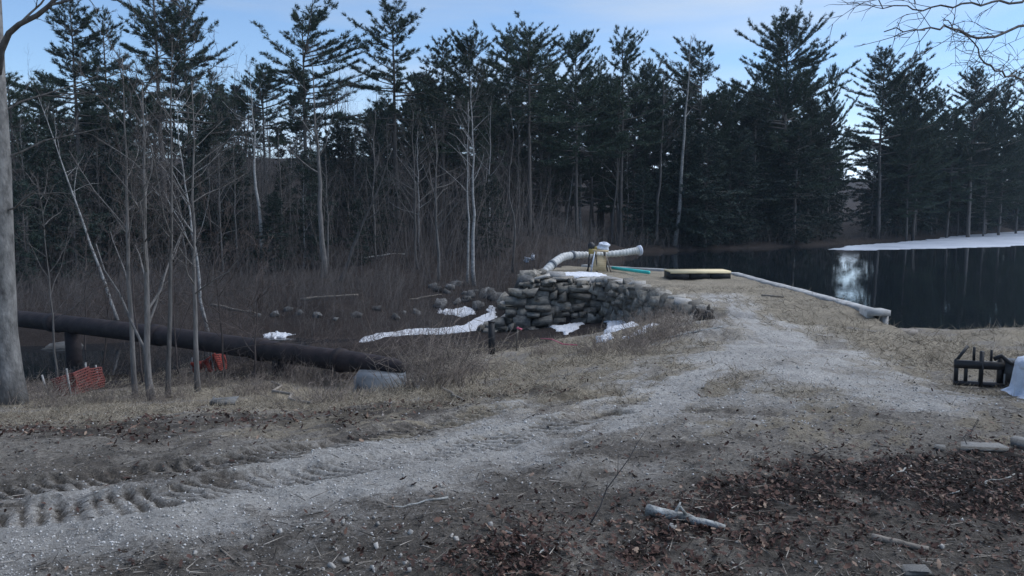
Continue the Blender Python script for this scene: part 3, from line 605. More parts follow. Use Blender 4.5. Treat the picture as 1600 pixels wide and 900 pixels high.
# big trunk at the left edge with its bough over the corner of the picture
mb = MB(); b0 = gp(20, 632); Yt = b0[1]
tr = [b0 + (0, 0, -.2), b0 + (-.02, 0, .6), at(8, 520, Yt), at(4, 400, Yt), at(0, 250, Yt), at(-8, 120, Yt), at(-14, -20, Yt), at(-10, -200, Yt), at(0, -380, Yt)]
mb.tube(tr, [.30, .24, .225, .21, .195, .18, .165, .12, .05], 14)
bo = [at(-8, 130, Yt), at(2, 78, Yt - .2), at(14, 52, Yt - .3), at(30, 38, Yt - .4), at(58, 24, Yt - .5), at(78, 8, Yt - .6), at(100, -18, Yt - .6), at(150, -60, Yt - .6)]
e = thing('maple_tree', 'thick grey mottled trunk at the left edge of the picture', 'tree', tuple(b0))
lc = lambda P: [np.asarray(p) - b0 for p in P]
m2 = MB(); m2.tube(lc(tr), [.28, .215, .20, .185, .17, .16, .145, .11, .05], 14); build(m2, 'trunk', M_TRUNK, e, True)
m2 = MB(); m2.tube(lc(bo), [.09, .06, .048, .043, .04, .036, .03, .016], 8); bgh = build(m2, 'bough', M_BARK, e, True)
r_ = np.random.default_rng(5); m2 = MB(); s0, s1 = [], []
def spray(m, st, d, l, rad, lev, r, drop=0.0, dens=5):
    n = 5; q = [np.asarray(st, float)]; dd = unit(np.asarray(d, float))
    for i in range(n - 1):
        dd = unit(dd + r.normal(0, .17, 3) + np.array([0, 0, -drop])); q.append(q[-1] + dd * l / (n - 1))
    q = np.array(q); m.tube(q, np.linspace(rad, rad * .4, n), 4 if lev > 1 else 6, False)
    if lev >= 3: return
    for j in range(dens):
        s = .15 + .85 * (j + r.uniform(0, 1)) / dens; s = min(s, .99); i = min(int(s * 4), 3); pt = q[i] + (q[i + 1] - q[i]) * (s * 4 - i)
        bd = unit(q[i + 1] - q[i]); e_ = unit(np.cross(bd, r.normal(0, 1, 3))); an = r.uniform(.4, 1.0)
        spray(m, pt, bd * cos(an) + e_ * sin(an), l * r.uniform(.22, .5), max(rad * .45, .0025), lev + 1, r, drop, dens)
for st, d, l in [(at(58, 24, Yt - .5), (.6, 0, .35), 1.4), (at(78, 8, Yt - .6), (.9, -.2, -.1), 1.3), (at(30, 38, Yt - .4), (.5, .3, .6), 1.0), (at(100, -18, Yt - .6), (.9, .1, .1), 1.8), (at(0, 250, Yt), (.7, -.2, .3), 1.6), (at(2, 330, Yt), (.8, -.3, .1), 1.4), (at(-5, 180, Yt), (.7, .3, .5), 1.8)]:
    spray(m2, np.asarray(st) - b0, d, l, .022, 1, r_)
build(m2, 'twigs', M_BARK, bgh)
# the tree beyond the right edge whose boughs hang into the sky
mb = MB(); tb = np.array([8.2, 7.5, float(H(8.2, 7.5))])
e = thing('maple_tree', 'bare overhanging boughs against the sky in the top right corner', 'tree', tuple(tb))
m2 = MB(); m2.tube([(0, 0, -.2), (.02, 0, 1.5), (.05, .05, 3.5), (.0, .0, 6), (-.1, .1, 9), (0, .2, 12)], [.26, .2, .18, .15, .10, .03], 12); build(m2, 'trunk', M_BARK, e, True)
m2 = MB(); m3 = MB(); r_ = np.random.default_rng(15)
for P, rad in [([(8.2, 7.5, 3.9), at(1640, 128, 6.6), at(1590, 122, 6.3), at(1545, 104, 6.1), at(1510, 60, 6.0), at(1470, 28, 5.9)], .009),
               ([(8.15, 7.5, 4.6), at(1660, 30, 6.4), at(1600, 42, 6.0), at(1530, 62, 5.8), at(1480, 40, 5.7), at(1440, 48, 5.6), at(1385, 50, 5.5)], .011),
               ([(8.2, 7.5, 5.0), at(1650, -30, 6.2), at(1580, 5, 6.0), at(1500, 10, 5.8), at(1430, 12, 5.7), at(1358, 0, 5.6)], .010),
               ([(8.2, 7.5, 4.0), at(1650, 150, 6.9), at(1600, 112, 6.6), at(1572, 118, 6.5), at(1550, 118, 6.4)], .007)]:
    P = np.array(P); t = np.linspace(0, len(P) - 1, 26); i = np.minimum(t.astype(int), len(P) - 2); f = (t - i)[:, None]; P = P[i] * (1 - f) + P[i + 1] * f
    P[1:-1] = (P[:-2] + 2 * P[1:-1] + P[2:]) / 4; P[3:] += r_.normal(0, .012, P[3:].shape)
    m2.tube(P - tb, np.concatenate([np.linspace(rad * 2.2, rad, 8), np.linspace(rad, rad * .35, 18)]), 7)
    for j in range(13):
        q = r_.integers(7, 25); dr = unit(P[q] - P[q - 1]); spray(m3, P[q] - tb, dr * .8 + r_.normal(0, .6, 3) + np.array([0, 0, -.05]), r_.uniform(.2, .55), rad * .30, 2, r_, .03, 4)
bgh = build(m2, 'bough', M_BARK, e, True); build(m3, 'twigs', M_BARK, bgh)

# the wood far behind, read as one mass, and the undergrowth
def scatter_copies(src, n, xr, yr, hr, seed, toward=None):
    out = MB(); r = np.random.default_rng(seed)
    packs = [(np.concatenate(m.v), np.concatenate(m.f)) for m in src]
    for j in range(n):
        v, f = packs[r.integers(len(packs))]; x = r.uniform(*xr); y = r.uniform(*yr)
        if toward is not None and not toward(x, y): continue
        h = r.uniform(*hr); a = r.uniform(0, 6.28); s = h / 12
        c_, s_ = cos(a) * s, sin(a) * s
        out.add(np.stack([v[:, 0] * c_ - v[:, 1] * s_ + x, v[:, 0] * s_ + v[:, 1] * c_ + y, v[:, 2] * s + float(H(x, y))], 1), f, r.uniform(0, 1))
    return out
lo = []
for sd in (61, 62, 63, 64):
    a, b = bare_mesh(sd, 12, .12, fb=.22, nl=13, spread=.42, kids=4, twig=1.0); m = MB(); m.add(np.concatenate(a.v), np.concatenate(a.f)); m.add(np.concatenate(b.v), np.concatenate(b.f)); lo.append(m)
m = scatter_copies(lo, 105, (-80, 22), (62, 118), (9, 14), 3, lambda x, y: x < 14 + (y - 62) * .1)
o = build(m, 'far_woods', M_TWIG); tag(o, 'grey mass of bare far woods on the hill', 'woods', kind='stuff')
lo = []
for sd in (65, 66, 67):
    a, b = pine_mesh(sd, 12, .06, 2.7, dens=.5, gap=.08, droop=.5, lev=.55, blade=(.40, .15), k=4); lo.append(b)
mm = scatter_copies(lo, 60, (-75, 18), (64, 100), (6, 11), 4, lambda x, y: x < 10 + (y - 62) * .12)
m2 = scatter_copies(lo, 45, (22, 115), (84, 140), (6, 11), 6, lambda x, y: y > 74 + .52 * (x - 12) and y > 84 and min(abs(x / y - .44), abs(x / y - .573), abs(x / y - .643)) > .02)
mm.add(np.concatenate(m2.v), np.concatenate(m2.f), np.concatenate(m2.a))
o = build(mm, 'far_conifers', M_HEML, None, False, True); tag(o, 'dark mass of evergreens deep in the far woods', 'woods', kind='stuff')
def stems(n, xr, yr, hr, seed, ok, kids=3, r=.008):
    q = np.random.default_rng(seed); x = q.uniform(*xr, n); y = q.uniform(*yr, n); m = ok(x, y); x, y = x[m], y[m]; n = len(x)
    z = H(x, y); h = q.uniform(*hr, n); p0 = np.stack([x, y, z - .03], 1); d = q.normal(0, .28, (n, 3)); d[:, 2] = 1; p1 = p0 + d * h[:, None]
    o = MB(); o.spikes(p0, p1, r * (.6 + h * .5))
    for k_ in range(kids):
        s = q.uniform(.25, .85, (n, 1)); a = p0 + (p1 - p0) * s; e_ = q.normal(0, .5, (n, 3)); e_[:, 2] = np.abs(e_[:, 2]) * .7 + .25
        b = a + e_ * h[:, None] * .45; o.spikes(a, b, r * .55)
        s = q.uniform(.4, .9, (n, 1)); a2 = a + (b - a) * s; e_ = q.normal(0, .4, (n, 3)); o.spikes(a2, a2 + e_ * h[:, None] * .3, r * .4)
    return o
def sd_pond(x, y): return poly_sd(x, y, POND)
m = stems(6500, (-42, 16), (31, 60), (.5, 2.3), 8, lambda x, y: (sd_pond(x, y) < -1) & (H(x, y) > -1.3) & (y > 31 + .2 * np.abs(x) * (x > 0)) & (y < 62) & ~((x > -.5) & (y < 36)))
m2 = stems(2400, (-46, 10), (40, 64), (2.5, 6.5), 28, lambda x, y: (sd_pond(x, y) < -3) & (x < 2 + (y - 50) * .3), 6, .006); m.add(np.concatenate(m2.v), np.concatenate(m2.f))
o = build(m, 'undergrowth', M_TWIG); tag(o, 'bare undergrowth stems on the floor of the far wood', 'undergrowth', kind='stuff')
m = stems(5000, (-32, .5), (25.5, 37), (.25, 1.2), 38, lambda x, y: (H(x, y) > -1.62) & (y > 26.5 + .06 * np.abs(x)) & ~((x > -2.2) & (y < 31)), 4, .007)
o = build(m, 'bank_brush', M_TWIG); tag(o, 'low tangled brush on the far bank of the stream', 'brush', kind='stuff')
m = stems(26000, (8, 95), (55, 135), (.5, 1.9), 18, lambda x, y: (sd_pond(x, y) < -.2) & (sd_pond(x, y) > -4.0), 4, .014)
o = build(m, 'shore_brush', M_TWIG); tag(o, 'low dark brush along the far shore of the pond', 'brush', kind='stuff')

# ------------------------------------------------------------------ the dam
def stone_mesh(seed, mat, name='stone', boxy=1.0, jit=.20):
    r = np.random.default_rng(seed); pts = {}; m = MB(); V = []; Q = []
    def vid(p):
        if p not in pts: pts[p] = len(V); V.append(p)
        return pts[p]
    g = (-1, 0, 1) if boxy < .9 else (-1, 1); gn = len(g) - 1
    for axx in range(3):
        for s in (-1, 1):
            for i in range(gn):
                for j in range(gn):
                    c = []
                    for a, b in ((i, j), (i + 1, j), (i + 1, j + 1), (i, j + 1)):
                        p = [0, 0, 0]; p[axx] = s; p[(axx + 1) % 3] = g[a]; p[(axx + 2) % 3] = g[b]; c.append(vid(tuple(p)))
                    Q.append(c if s > 0 else c[::-1])
    P = np.array(V, float); nrm = P / np.linalg.norm(P, axis=1, keepdims=True)
    P = (P * boxy + nrm * (1 - boxy) * 1.15) * .5; P += r.normal(0, jit * .5, P.shape)
    P[:, 2] += P[:, 0] * r.normal(0, .15); P[P[:, 2] > 0, 0] *= r.uniform(.72, 1.05); P[P[:, 2] > 0, 1] *= r.uniform(.8, 1.0); m.quads(P, Q); return m.mesh(name, mat, False)
SM = [stone_mesh(100 + i, M_STONE) for i in range(10)]
SMP = [stone_mesh(130 + i, M_PALESTONE) for i in range(5)]
SMB = [stone_mesh(150 + i, M_BOULDER, 'boulder', .5, .22) for i in range(6)]
wall = thing('dry_stone_wall', 'old dry-laid stone wall holding up the downstream side of the dam', 'stone wall', (1.5, 27, -1))
rs = np.random.default_rng(44)
def put_stone(p, d, rz, meshes=SM, tilt=.08, parent=wall, name='stone'):
    base = np.array(parent.location)
    return link(name, meshes[rs.integers(len(meshes))], parent, tuple(np.asarray(p) - base), (rs.normal(0, tilt), rs.normal(0, tilt * 1.3), rz + rs.normal(0, .10)), tuple(d))
def face(P0, P1, zb, zt, nrm, rowh, big=1.0, cap=True):
    P0 = np.array(P0); P1 = np.array(P1); Ln = np.hypot(*(P1 - P0)); dr = (P1 - P0) / Ln; rz = math.atan2(dr[1], dr[0])
    z = min(zb(0), zb(Ln)) - .1; zmax = max(zt(s) for s in np.linspace(0, Ln, 20))
    while z < zmax:
        h = rs.uniform(*rowh) * big; s = rs.uniform(-.3, 0)
        while s < Ln:
            w = h * rs.uniform(.8, 3.2); c = s + w / 2; s += w * .97
            hh = h * rs.uniform(.7, 1.6); zc = z + h / 2 + rs.normal(0, .045)
            if c > Ln + .1 or zc + h * .2 > zt(c) or zc < zb(c) - .2: continue
            o = rs.uniform(.0, .16); batter = (zc + 1) * .06
            p = P0 + dr * c + np.array(nrm) * (.20 + o - batter)
            put_stone((p[0], p[1], zc), (w * 1.03, .5, hh * 1.03), rz)
        z += h * .9
    if cap:
        s = 0
        while s < Ln:
            w = rs.uniform(.35, .8); c = s + w / 2; s += w * rs.uniform(1.0, 1.5)
            if zt(c) < -.6: continue
            p = P0 + dr * c + np.array(nrm) * rs.uniform(.02, .22); h = rs.uniform(.13, .24)
            put_stone((p[0], p[1], zt(c) + h * .15), (w, rs.uniform(.35, .55), h), rz, SMP if rs.random() < .55 else SM, .1)
ztA = lambda s: float(np.interp(s, [0, .5, 1.7, 2.6, 4.5], [-1.05, -.65, .70, .62, .58]))
face((-1.0, 27.3), (3.5, 26.75), lambda s: -1.15, ztA, (0, -1), (.13, .30))
ztB = lambda s: float(np.interp(s, [0, 3, 7.4], [.60, .68, .60])); zbB = lambda s: float(np.interp(s, [0, 1.5, 5, 7.4], [-.95, -.7, -.1, .3]))
face((3.62, 26.5), (4.75, 19.3), zbB, ztB, (-1, -.16), (.15, .30), 1.0)
for j in range(26):                           # tumbled stones on the sloping left end and on the crest
    t_ = rs.uniform(0, 1); x = -.9 + 2.1 * t_; z = -1.0 + 1.75 * t_
    y = 27.4 + rs.uniform(-.2, 1.6)
    put_stone((x + rs.normal(0, .12), y, float(H(x, y)) + .02), (rs.uniform(.25, .6), rs.uniform(.25, .5), rs.uniform(.15, .3)), rs.uniform(0, 3), SMP if rs.random() < .3 else SM, .25)
for u, v in [(868, 440), (884, 437), (905, 447), (915, 452), (925, 444), (941, 447), (950, 455), (890, 446), (873, 450), (935, 455), (960, 452)]:
    p = gp(u, v); put_stone((p[0], p[1], p[2] + .05), (rs.uniform(.4, .75), .4, rs.uniform(.18, .3)), rs.normal(0, .3), SMP if rs.random() < .5 else SM, .12)

# concrete parapet along the pond
mb = MB()
def wallseg(m, pts, w, z0, z1, jit=.004):
    pts = np.array(pts, float); out = []
    for a, b in zip(pts[:-1], pts[1:]):
        n = max(2, int(np.hypot(*(b - a)) / .35))
        for i in range(n): out.append(a + (b - a) * i / n)
    out.append(pts[-1]); P = np.array(out); t = np.gradient(P, axis=0); t /= np.linalg.norm(t, axis=1, keepdims=True); nn = np.stack([-t[:, 1], t[:, 0]], 1)
    r = np.random.default_rng(3); k = len(P)
    prof = [(-w / 2, z0), (-w / 2, z1 - .03), (-w / 2 + .03, z1), (w / 2 - .03, z1), (w / 2, z1 - .03), (w / 2, z0)]
    v = np.array([[*(P[i] + nn[i] * (o + r.normal(0, jit))), z + (r.normal(0, jit) if z > z0 else 0)] for i in range(k) for o, z in prof]); q = []
    for i in range(k - 1):
        for j in range(5): q.append([i * 6 + j, i * 6 + j + 1, (i + 1) * 6 + j + 1, (i + 1) * 6 + j])
    m.quads(v, q); b = (k - 1) * 6
    m.add(v, [[0, j + 1, j] for j in range(1, 5)] + [[b, b + j, b + j + 1] for j in range(1, 5)])
pw = thing('parapet_wall', 'low weathered concrete wall along the pond edge of the dam', 'wall', (8.4, 22, 0))
def rel(m, e):
    for i in range(len(m.v)): m.v[i] = m.v[i] - np.array(e.location)
    return m
wallseg(mb, [(8.42, 17.75), (8.42, 22), (8.36, 25.2), (8.36, 28.3), (7.2, 29.3), (5.0, 31.0), (3.1, 32.8)], .32, -.8, .76); build(rel(mb, pw), 'wall', M_CONC, pw)
mb = MB(); mb.box((8.26, 17.55, .15), (.16, .38, 1.22)); mb.box((8.62, 17.55, .15), (.14, .38, 1.22)); mb.box((8.44, 17.5, .70), (.50, .46, .13)); slot = build(rel(mb, pw), 'slot_frame', M_CONC, pw)
mb = MB(); mb.box((8.44, 17.66, .14), (.20, .05, 1.0)); build(rel(mb, pw), 'gap_shade', M_BLACK, slot)  # black panel standing in for the shade inside the open gap
mb = MB(); mb.box((7.55, 17.75, .42), (1.3, .16, .36), rz=.06); build(rel(mb, pw), 'return_wall', M_CONCB, pw)
mb = MB(); mb.box((8.95, 17.2, .1), (.6, .8, .42), rz=-.5); mb.box((9.5, 17.1, -.02), (.55, .7, .4), rz=-.3); build(rel(mb, pw), 'footing', M_OLD, pw)

# timber deck lying on the crest
dp = at(1092, 436, 26.3); z0 = float(H(dp[0], 26.3)); e = thing('timber_deck', 'pale plank platform on black blocks at the dam crest', 'platform', (dp[0], 26.6, z0), (0, 0, .03))
for k in range(7):
    m = MB(); m.box((0, -.42 + k * .14, .25), (2.12, .128, .045)); build(m, 'plank', M_PLANK, e)
for x in (-.72, 0, .72):
    m = MB(); m.box((x, 0, .10), (.66, .94, .22)); build(m, 'float_block', M_RUBBER, e)
m = MB(); m.box((0, -.485, .222), (2.1, .03, .06)); build(m, 'edge_board', M_PLANK, e)

# teal plastic pipe on the ground
a = gp(957, 423.5); b = gp(1014, 430.5); m = MB(); c = (a + b) / 2
m.tube([a - c + (0, 0, .12), (0, 0, .115), b - c + (0, 0, .11)], .062, 10); tag(build(m, 'teal_pipe', M_TEAL, None, True, False, tuple(c)), 'bright teal plastic pipe lying on the dam crest', 'pipe')

# white siphon hose over the dam
YH = 30.2
hp = [at(838, 438, 28.6), at(852, 424, 28.8), at(866, 410, 29.2), at(880, 401, 29.7), at(897, 398.5, 30.1), at(920, 398.5, 30.3), at(945, 397.5, 30.5), at(970, 395.5, 30.7), at(990, 392.5, 30.9), at(1001, 391, 31.0)]
hp = np.array(hp); t = np.linspace(0, len(hp) - 1, 150); i = np.minimum(t.astype(int), len(hp) - 2); f = (t - i)[:, None]; P = hp[i] * (1 - f) + hp[i + 1] * f
for _ in range(25): P[1:-1] = (P[:-2] + 2 * P[1:-1] + P[2:]) / 4
rad = .148 + .012 * np.sin(np.arange(150) * 1.6) + np.interp(np.arange(150), [0, 60, 100, 140, 149], [.01, .0, -.03, .0, .04])
hc = P[75].copy(); hc[2] = float(H(hc[0], hc[1])); e = thing('siphon_hose', 'fat white ribbed hose bent over the dam into the pond', 'hose', tuple(hc))
m = MB(); m.tube(P - hc, rad, 14); hz = build(m, 'hose', M_HOSE, e, True)
for k in (28, 62): m = MB(); m.tube(P[k:k + 4] - hc, rad[k:k + 4] + .03, 14); build(m, 'collar', M_CONCB, hz, True)
m = MB(); m.tube(P[143:150] - hc, rad[143:150] + .03, 14); build(m, 'end_cuff', M_TARP, hz, True)
# wooden frame holding it
fb = at(938, 421, 29.6); fb[2] = float(H(fb[0], fb[1])); e = thing('wooden_frame', 'plywood sheet on splayed legs straddling the white hose', 'frame', tuple(fb))
m = MB(); m.box((-.02, 0, .36), (.50, .03, .62), rx=-.18, ry=.08); build(m, 'plywood_sheet', M_PLY, e)
for x0, x1, yy, mt in [(.16, .42, -.06, M_OLD), (.12, .33, .3, M_BLACK), (-.22, -.38, -.05, M_TARP), (-.2, -.52, .3, M_OLD)]:
    m = MB(); m.tube([(x0, 0, .82), (x1, yy, -.03)], .03, 6); build(m, 'leg', mt, e)
m = MB(); m.box((.0, .02, .84), (.62, .09, .08), ry=.05); build(m, 'crossbar', M_PLY, e)
pb = fb + np.array([-.30, .1, .0])
e = thing('pump', 'small black-topped ochre pump standing on the hose beside the plywood', 'pump', tuple(pb))
m = MB(); m.box((0, 0, .82), (.30, .24, .20)); m.box((.12, 0, .95), (.10, .16, .10)); build(m, 'housing', M_OLIVE, e)
m = MB(); an = np.linspace(0, 1, 5); m.tube([(-.05, 0, .9), (-.05, 0, 1.0), (-.05, 0, 1.1), (-.05, 0, 1.17)], [.12, .15, .13, .05], 10); build(m, 'engine_cover', M_BLACK, e, True)
m = MB()
for x in (-.12, .12):
    for y in (-.09, .09): m.tube([(x, y, .74), (x * 1.5, y * 1.6, -.02)], .018, 5)
build(m, 'stand', M_BLACK, e)
def lumpy(seed, d, mat, name, res=10, j=.12):
    r = np.random.default_rng(seed); m = MB(); th = np.linspace(0, pi, res + 1); phi = np.linspace(0, 2 * pi, 2 * res + 1)[:-1]; v = []
    ks = r.normal(0, 1, (7, 3)); pp = r.uniform(0, 6, 7)
    for a in th:
        for b in phi:
            p = np.array([sin(a) * cos(b), sin(a) * sin(b), cos(a)]); v.append(p * (1 + j * sum(np.sin(ks[i] @ p * 2.6 + pp[i]) for i in range(7)) / 2) * np.array(d) / 2)
    n = 2 * res; q = [[i * n + k_, (i + 1) * n + k_, (i + 1) * n + (k_ + 1) % n, i * n + (k_ + 1) % n] for i in range(res) for k_ in range(n)]
    m.quads(v, q); return m
wb = fb + np.array([.07, .12, .0])
bd = build(lumpy(9, (.46, .3, .26), M_TARP, 'bundle', 12, .34), 'sheeting_bundle', M_TARP, None, True, False, (wb[0], wb[1], fb[2] + 1.02)); tag(bd, 'crumpled white plastic bundle on top of the wooden frame', 'bundle')
for (u, v, Y, d), lb in zip([(824, 404, 37, (.35, .3, .3)), (832, 401, 37.3, (.22, .2, .4))], ['bigger white plastic scrap on the brush left of the hose', 'smaller white plastic scrap hanging beside the bigger one']):
    p = gp(u, v + 6); z = p[2]
    bd = build(lumpy(int(u), d, M_TARP, 'scrap', 10, .5), 'plastic_scrap', M_TARP, None, True, False, (p[0], p[1], z + .12)); tag(bd, lb, 'plastic')

# ------------------------------------------------------------------ old penstock
PP = [at(632, 574, 15.6), at(600, 571, 15.9), at(540, 564, 16.5), at(470, 555, 17.4), at(400, 545, 18.5), at(310, 532, 19.8), at(211, 519, 21.2), at(120, 508, 22.6), at(40, 499, 23.9), at(-80, 487, 26), at(-260, 470, 29)]
PP = np.array(PP); t = np.linspace(0, len(PP) - 1, 80); i = np.minimum(t.astype(int), len(PP) - 2); f = (t - i)[:, None]; P = PP[i] * (1 - f) + PP[i + 1] * f
for _ in range(10): P[1:-1] = (P[:-2] + 2 * P[1:-1] + P[2:]) / 4
pc = P[20].copy(); e = thing('penstock_pipe', 'long rusty dark penstock pipe running down the slope to the left', 'pipe', tuple(pc))
rr = np.interp(np.arange(80), [0, 4, 14, 30, 79], [.10, .17, .23, .25, .27]); m = MB(); m.tube(P - pc, rr, 20); pn = build(m, 'pipe', M_RUST, e, True)
for k in (16, 30, 44, 58, 70): m = MB(); m.tube(P[k:k + 2] * np.array([1, 1, 1]) - pc, rr[k] + .035, 20); build(m, 'joint_band', M_RUST, pn, True)
for k in (27, 56, 68):
    p = P[k] - pc; zg = float(H(P[k][0], P[k][1])) - pc[2]; hh = p[2] - rr[k] + .06 - zg + .2
    if hh > .15: m = MB(); m.box((p[0], p[1], zg - .2 + hh / 2), (.16, .42, hh), rz=-.9); build(m, 'saddle', M_RUST, e)
k = at(592, 610, 15.4); k[2] = float(H(k[0], 15.1)); e = thing('concrete_pier', 'blue-grey concrete block under the near end of the old pipe', 'concrete block', (k[0], 15.4, k[2]), (0, 0, .05))
zt_ = P[3][2] - .16 - k[2]
m = MB(); m.box((.03, 0, zt_ / 2 - .08), (.98, .8, zt_ + .30), ry=.03); blk = build(m, 'block', M_CONCB, e)
m = MB(); m.box((.2, -.25, zt_ - .22), (.46, .34, .05), ry=.03); build(m, 'ledge', M_CONC, blk)
m = MB(); m.tube([(-.38, -.3, zt_ + .02), (-.34, -.34, zt_ * .6), (-.27, -.38, zt_ * .25), (-.2, -.4, -.1)], [.09, .085, .08, .08], 8); build(m, 'edge_shadow', M_BLACK, e, True)  # black tube added as the dark shadow down the block's left edge

# black post, survey stake and pink tape
p = gp(768, 554); e = thing('marker_post', 'short black square post in front of the stone wall', 'post', tuple(p))
m = MB(); m.box((0, 0, .32), (.125, .125, .80), rz=.2); build(m, 'shaft', M_RUBBER, e); m = MB(); m.box((0, 0, .735), (.14, .14, .03), rz=.2); build(m, 'cap', M_BLACK, e)
p = gp(808, 548); e = thing('survey_stake', 'thin wooden stake with ribbon right of the black post', 'stake', tuple(p))
m = MB(); m.box((0, 0, .25), (.035, .02, .6), ry=.06); build(m, 'shaft', M_OLD, e); m = MB(); m.box((.05, -.015, .5), (.13, .004, .045), ry=.3); build(m, 'ribbon', M_PINK, e)
P = [gp(845, 531), gp(862, 535), gp(880, 540), gp(902, 545)]; P = [q + (0, 0, .03 + .04 * (j % 2)) for j, q in enumerate(P)]; m = MB(); m.tube(np.array(P) - P[0], .014, 5); tag(build(m, 'marking_tape', M_PINK, None, True, False, tuple(P[0])), 'thin pink tape trailing over the brown hollow', 'tape')

# orange safety netting
def netting(label, pts, hts, seed):
    r = np.random.default_rng(seed); B = np.array([gp(u, v) for u, v in pts]); o = B[0].copy(); e = thing('safety_netting', label, 'netting', tuple(o)); n = 40
    s = np.linspace(0, len(B) - 1, n); i = np.minimum(s.astype(int), len(B) - 2); f = (s - i)[:, None]; L0 = B[i] * (1 - f) + B[i + 1] * f; hh = np.interp(s, range(len(B)), hts)
    bl = np.cumsum(r.normal(0, .03, n)); grid = lambda a, q: L0[a] + np.array([0, .12 * sin(a * .5 + q * 3) + bl[a] * q, hh[a] * q + .02])
    m = MB()
    for q in np.linspace(0, 1, 9): m.tube(np.array([grid(a, q) for a in range(n)]) - o, .017, 4)
    for a in range(0, n): m.tube(np.array([grid(a, q) for q in (0, .33, .66, 1)]) - o, .014, 4)
    build(m, 'net', M_ORANGE if seed == 2 else M_ORANGE2, e)
    for bp, h in zip(B, hts):
        m = MB(); lx = r.normal(0, .12); m.tube([bp - o + (0, -.03, -.15), bp - o + (lx * .5, -.05, h * .6), bp - o + (lx, -.03, h + .14)], .02, 5); build(m, 'stake', M_PALE, e)
netting('slumped faded orange safety netting left of the saplings', [(80, 618), (114, 618), (138, 612), (160, 606)], [.30, .42, .52, .40], 1)
netting('bright orange safety netting below the old pipe, right of the saplings', [(300, 583), (318, 582), (336, 580), (352, 578)], [.28, .24, .46, .34], 2)

# ------------------------------------------------------------------ snow
def snow(label, uv, th=.07, seed=0, res=64, rough=.45):
    th *= .6
    P = np.array([G(u, v) for u, v in uv]); mn, mxx = P.min(0) - .2, P.max(0) + .2
    gx, gy = np.meshgrid(np.linspace(mn[0], mxx[0], res), np.linspace(mn[1], mxx[1], res)); sc = max(.5, 6 / max(mxx - mn))
    d = poly_sd(gx, gy, P) + (fbm(gx * sc * 2.2 + seed, gy * sc * 2.2, 81) - .5) * rough
    z = H(gx, gy) + np.where(d > 0, np.minimum(.025 + d * .4, th) + (fbm(gx * 4, gy * 4, 83) - .5) * .05, -.03)
    k_ = np.arange(res - 1)[:, None] * res + np.arange(res - 1)[None]; q = np.stack([k_, k_ + 1, k_ + res + 1, k_ + res], -1).reshape(-1, 4); q = q[d.ravel()[q].max(1) > 0]
    if not len(q): return
    o = np.array([P[:, 0].mean(), P[:, 1].mean(), float(z[d > 0].mean())]) if (d > 0).any() else np.array([*P.mean(0), 0])
    m = MB(); m.quads(np.stack([gx, gy, z], -1).reshape(-1, 3) - o, q); tag(build(m, 'snow_patch', M_SNOW, None, True, False, tuple(o)), label, 'snow')
snow('long snow strip along the stream bank left of the wall', [(560, 531), (600, 522), (640, 516), (680, 515), (720, 511), (740, 501), (772, 489), (775, 497), (752, 511), (735, 518), (690, 522), (640, 524), (600, 529), (566, 535)], .10, 1, 120, .6)
snow('snow patch across the dark pool from the snow strip', [(684, 490), (690, 485), (708, 485), (722, 483), (727, 479), (733, 484), (742, 487), (740, 491), (700, 492)], .12, 2)
snow('small snow scrap beside the left foot of the wall', [(762, 486), (766, 479), (774, 482), (770, 488)], .1, 3)
snow('triangular snow patch in the hollow below the stone wall', [(858, 509), (880, 510), (897, 507), (912, 501), (908, 508), (895, 517), (884, 523), (874, 516)], .08, 4)
snow('larger hooked snow patch at the inner corner of the wall', [(943, 499), (952, 496), (964, 500), (975, 502), (988, 503), (994, 509), (986, 511), (972, 514), (956, 519), (943, 521), (949, 511)], .10, 5)
snow('small round snow patch just below the hooked one', [(934, 530), (940, 525), (950, 526), (951, 531), (942, 538), (934, 536)], .10, 6)
snow('thin snow line along the slope right of the hollow', [(978, 527), (1000, 518), (1020, 507), (1026, 508), (1004, 521), (985, 530)], .06, 7)
snow('dusting of snow on the crest beside the wooden frame', [(850, 431), (880, 426), (920, 426), (950, 429), (940, 433), (915, 436), (890, 431), (860, 435)], .04, 8, 60, .5)
snow('snow scrap behind the old pipe near its middle', [(412, 525), (440, 521), (455, 525), (440, 530), (415, 530)], .09, 9)
snow('snow sliver on the stream edge behind the orange netting', [(100, 566), (118, 560), (130, 562), (108, 570)], .08, 10)
snow('snow streak on the stream stones by the left trunk', [(58, 571), (82, 567), (84, 572), (62, 575)], .08, 11)
# ------------------------------------------------------------------ boulders by the stream
for u in list(np.arange(676, 836, 9.0)) + list(np.arange(690, 830, 13.0)) + [405, 430, 452, 470, 500, 525, 556, 590, 615, 640, 655]:
    v = rs.uniform(446, 484) if u > 670 else rs.uniform(482, 500); p = gp(u + rs.normal(0, 4), v)
    if p[1] > 60: continue
    d = rs.uniform(.25, .65) * (1 if u > 670 else .5); o = link('boulder', SMB[rs.integers(6)], None, (p[0], p[1], p[2] + d * .12), tuple(rs.normal(0, .25, 3) + (0, 0, 3 * rs.random())), (d * 1.3, d, d * .75))
    tag(o, 'grey boulder in the jumble along the far stream bank', 'boulder', 'boulders along the far stream bank')
for (u, v, d, lb) in [(97, 548, .8, 'snow-topped boulder in the stream near the left trunk'), (350, 634, .26, 'pale blue-grey flat rock below the saplings'), (225, 566, .45, 'pale rock in the stream behind the saplings'), (610, 594, .3, 'small pale rock at the concrete block')]:
    p = gp(u, v); tag(link('boulder', SMB[int(u) % 6], None, (p[0], p[1], p[2] + .05), (0, .1, .4), (d * 1.4, d, d * .5)), lb, 'rock')

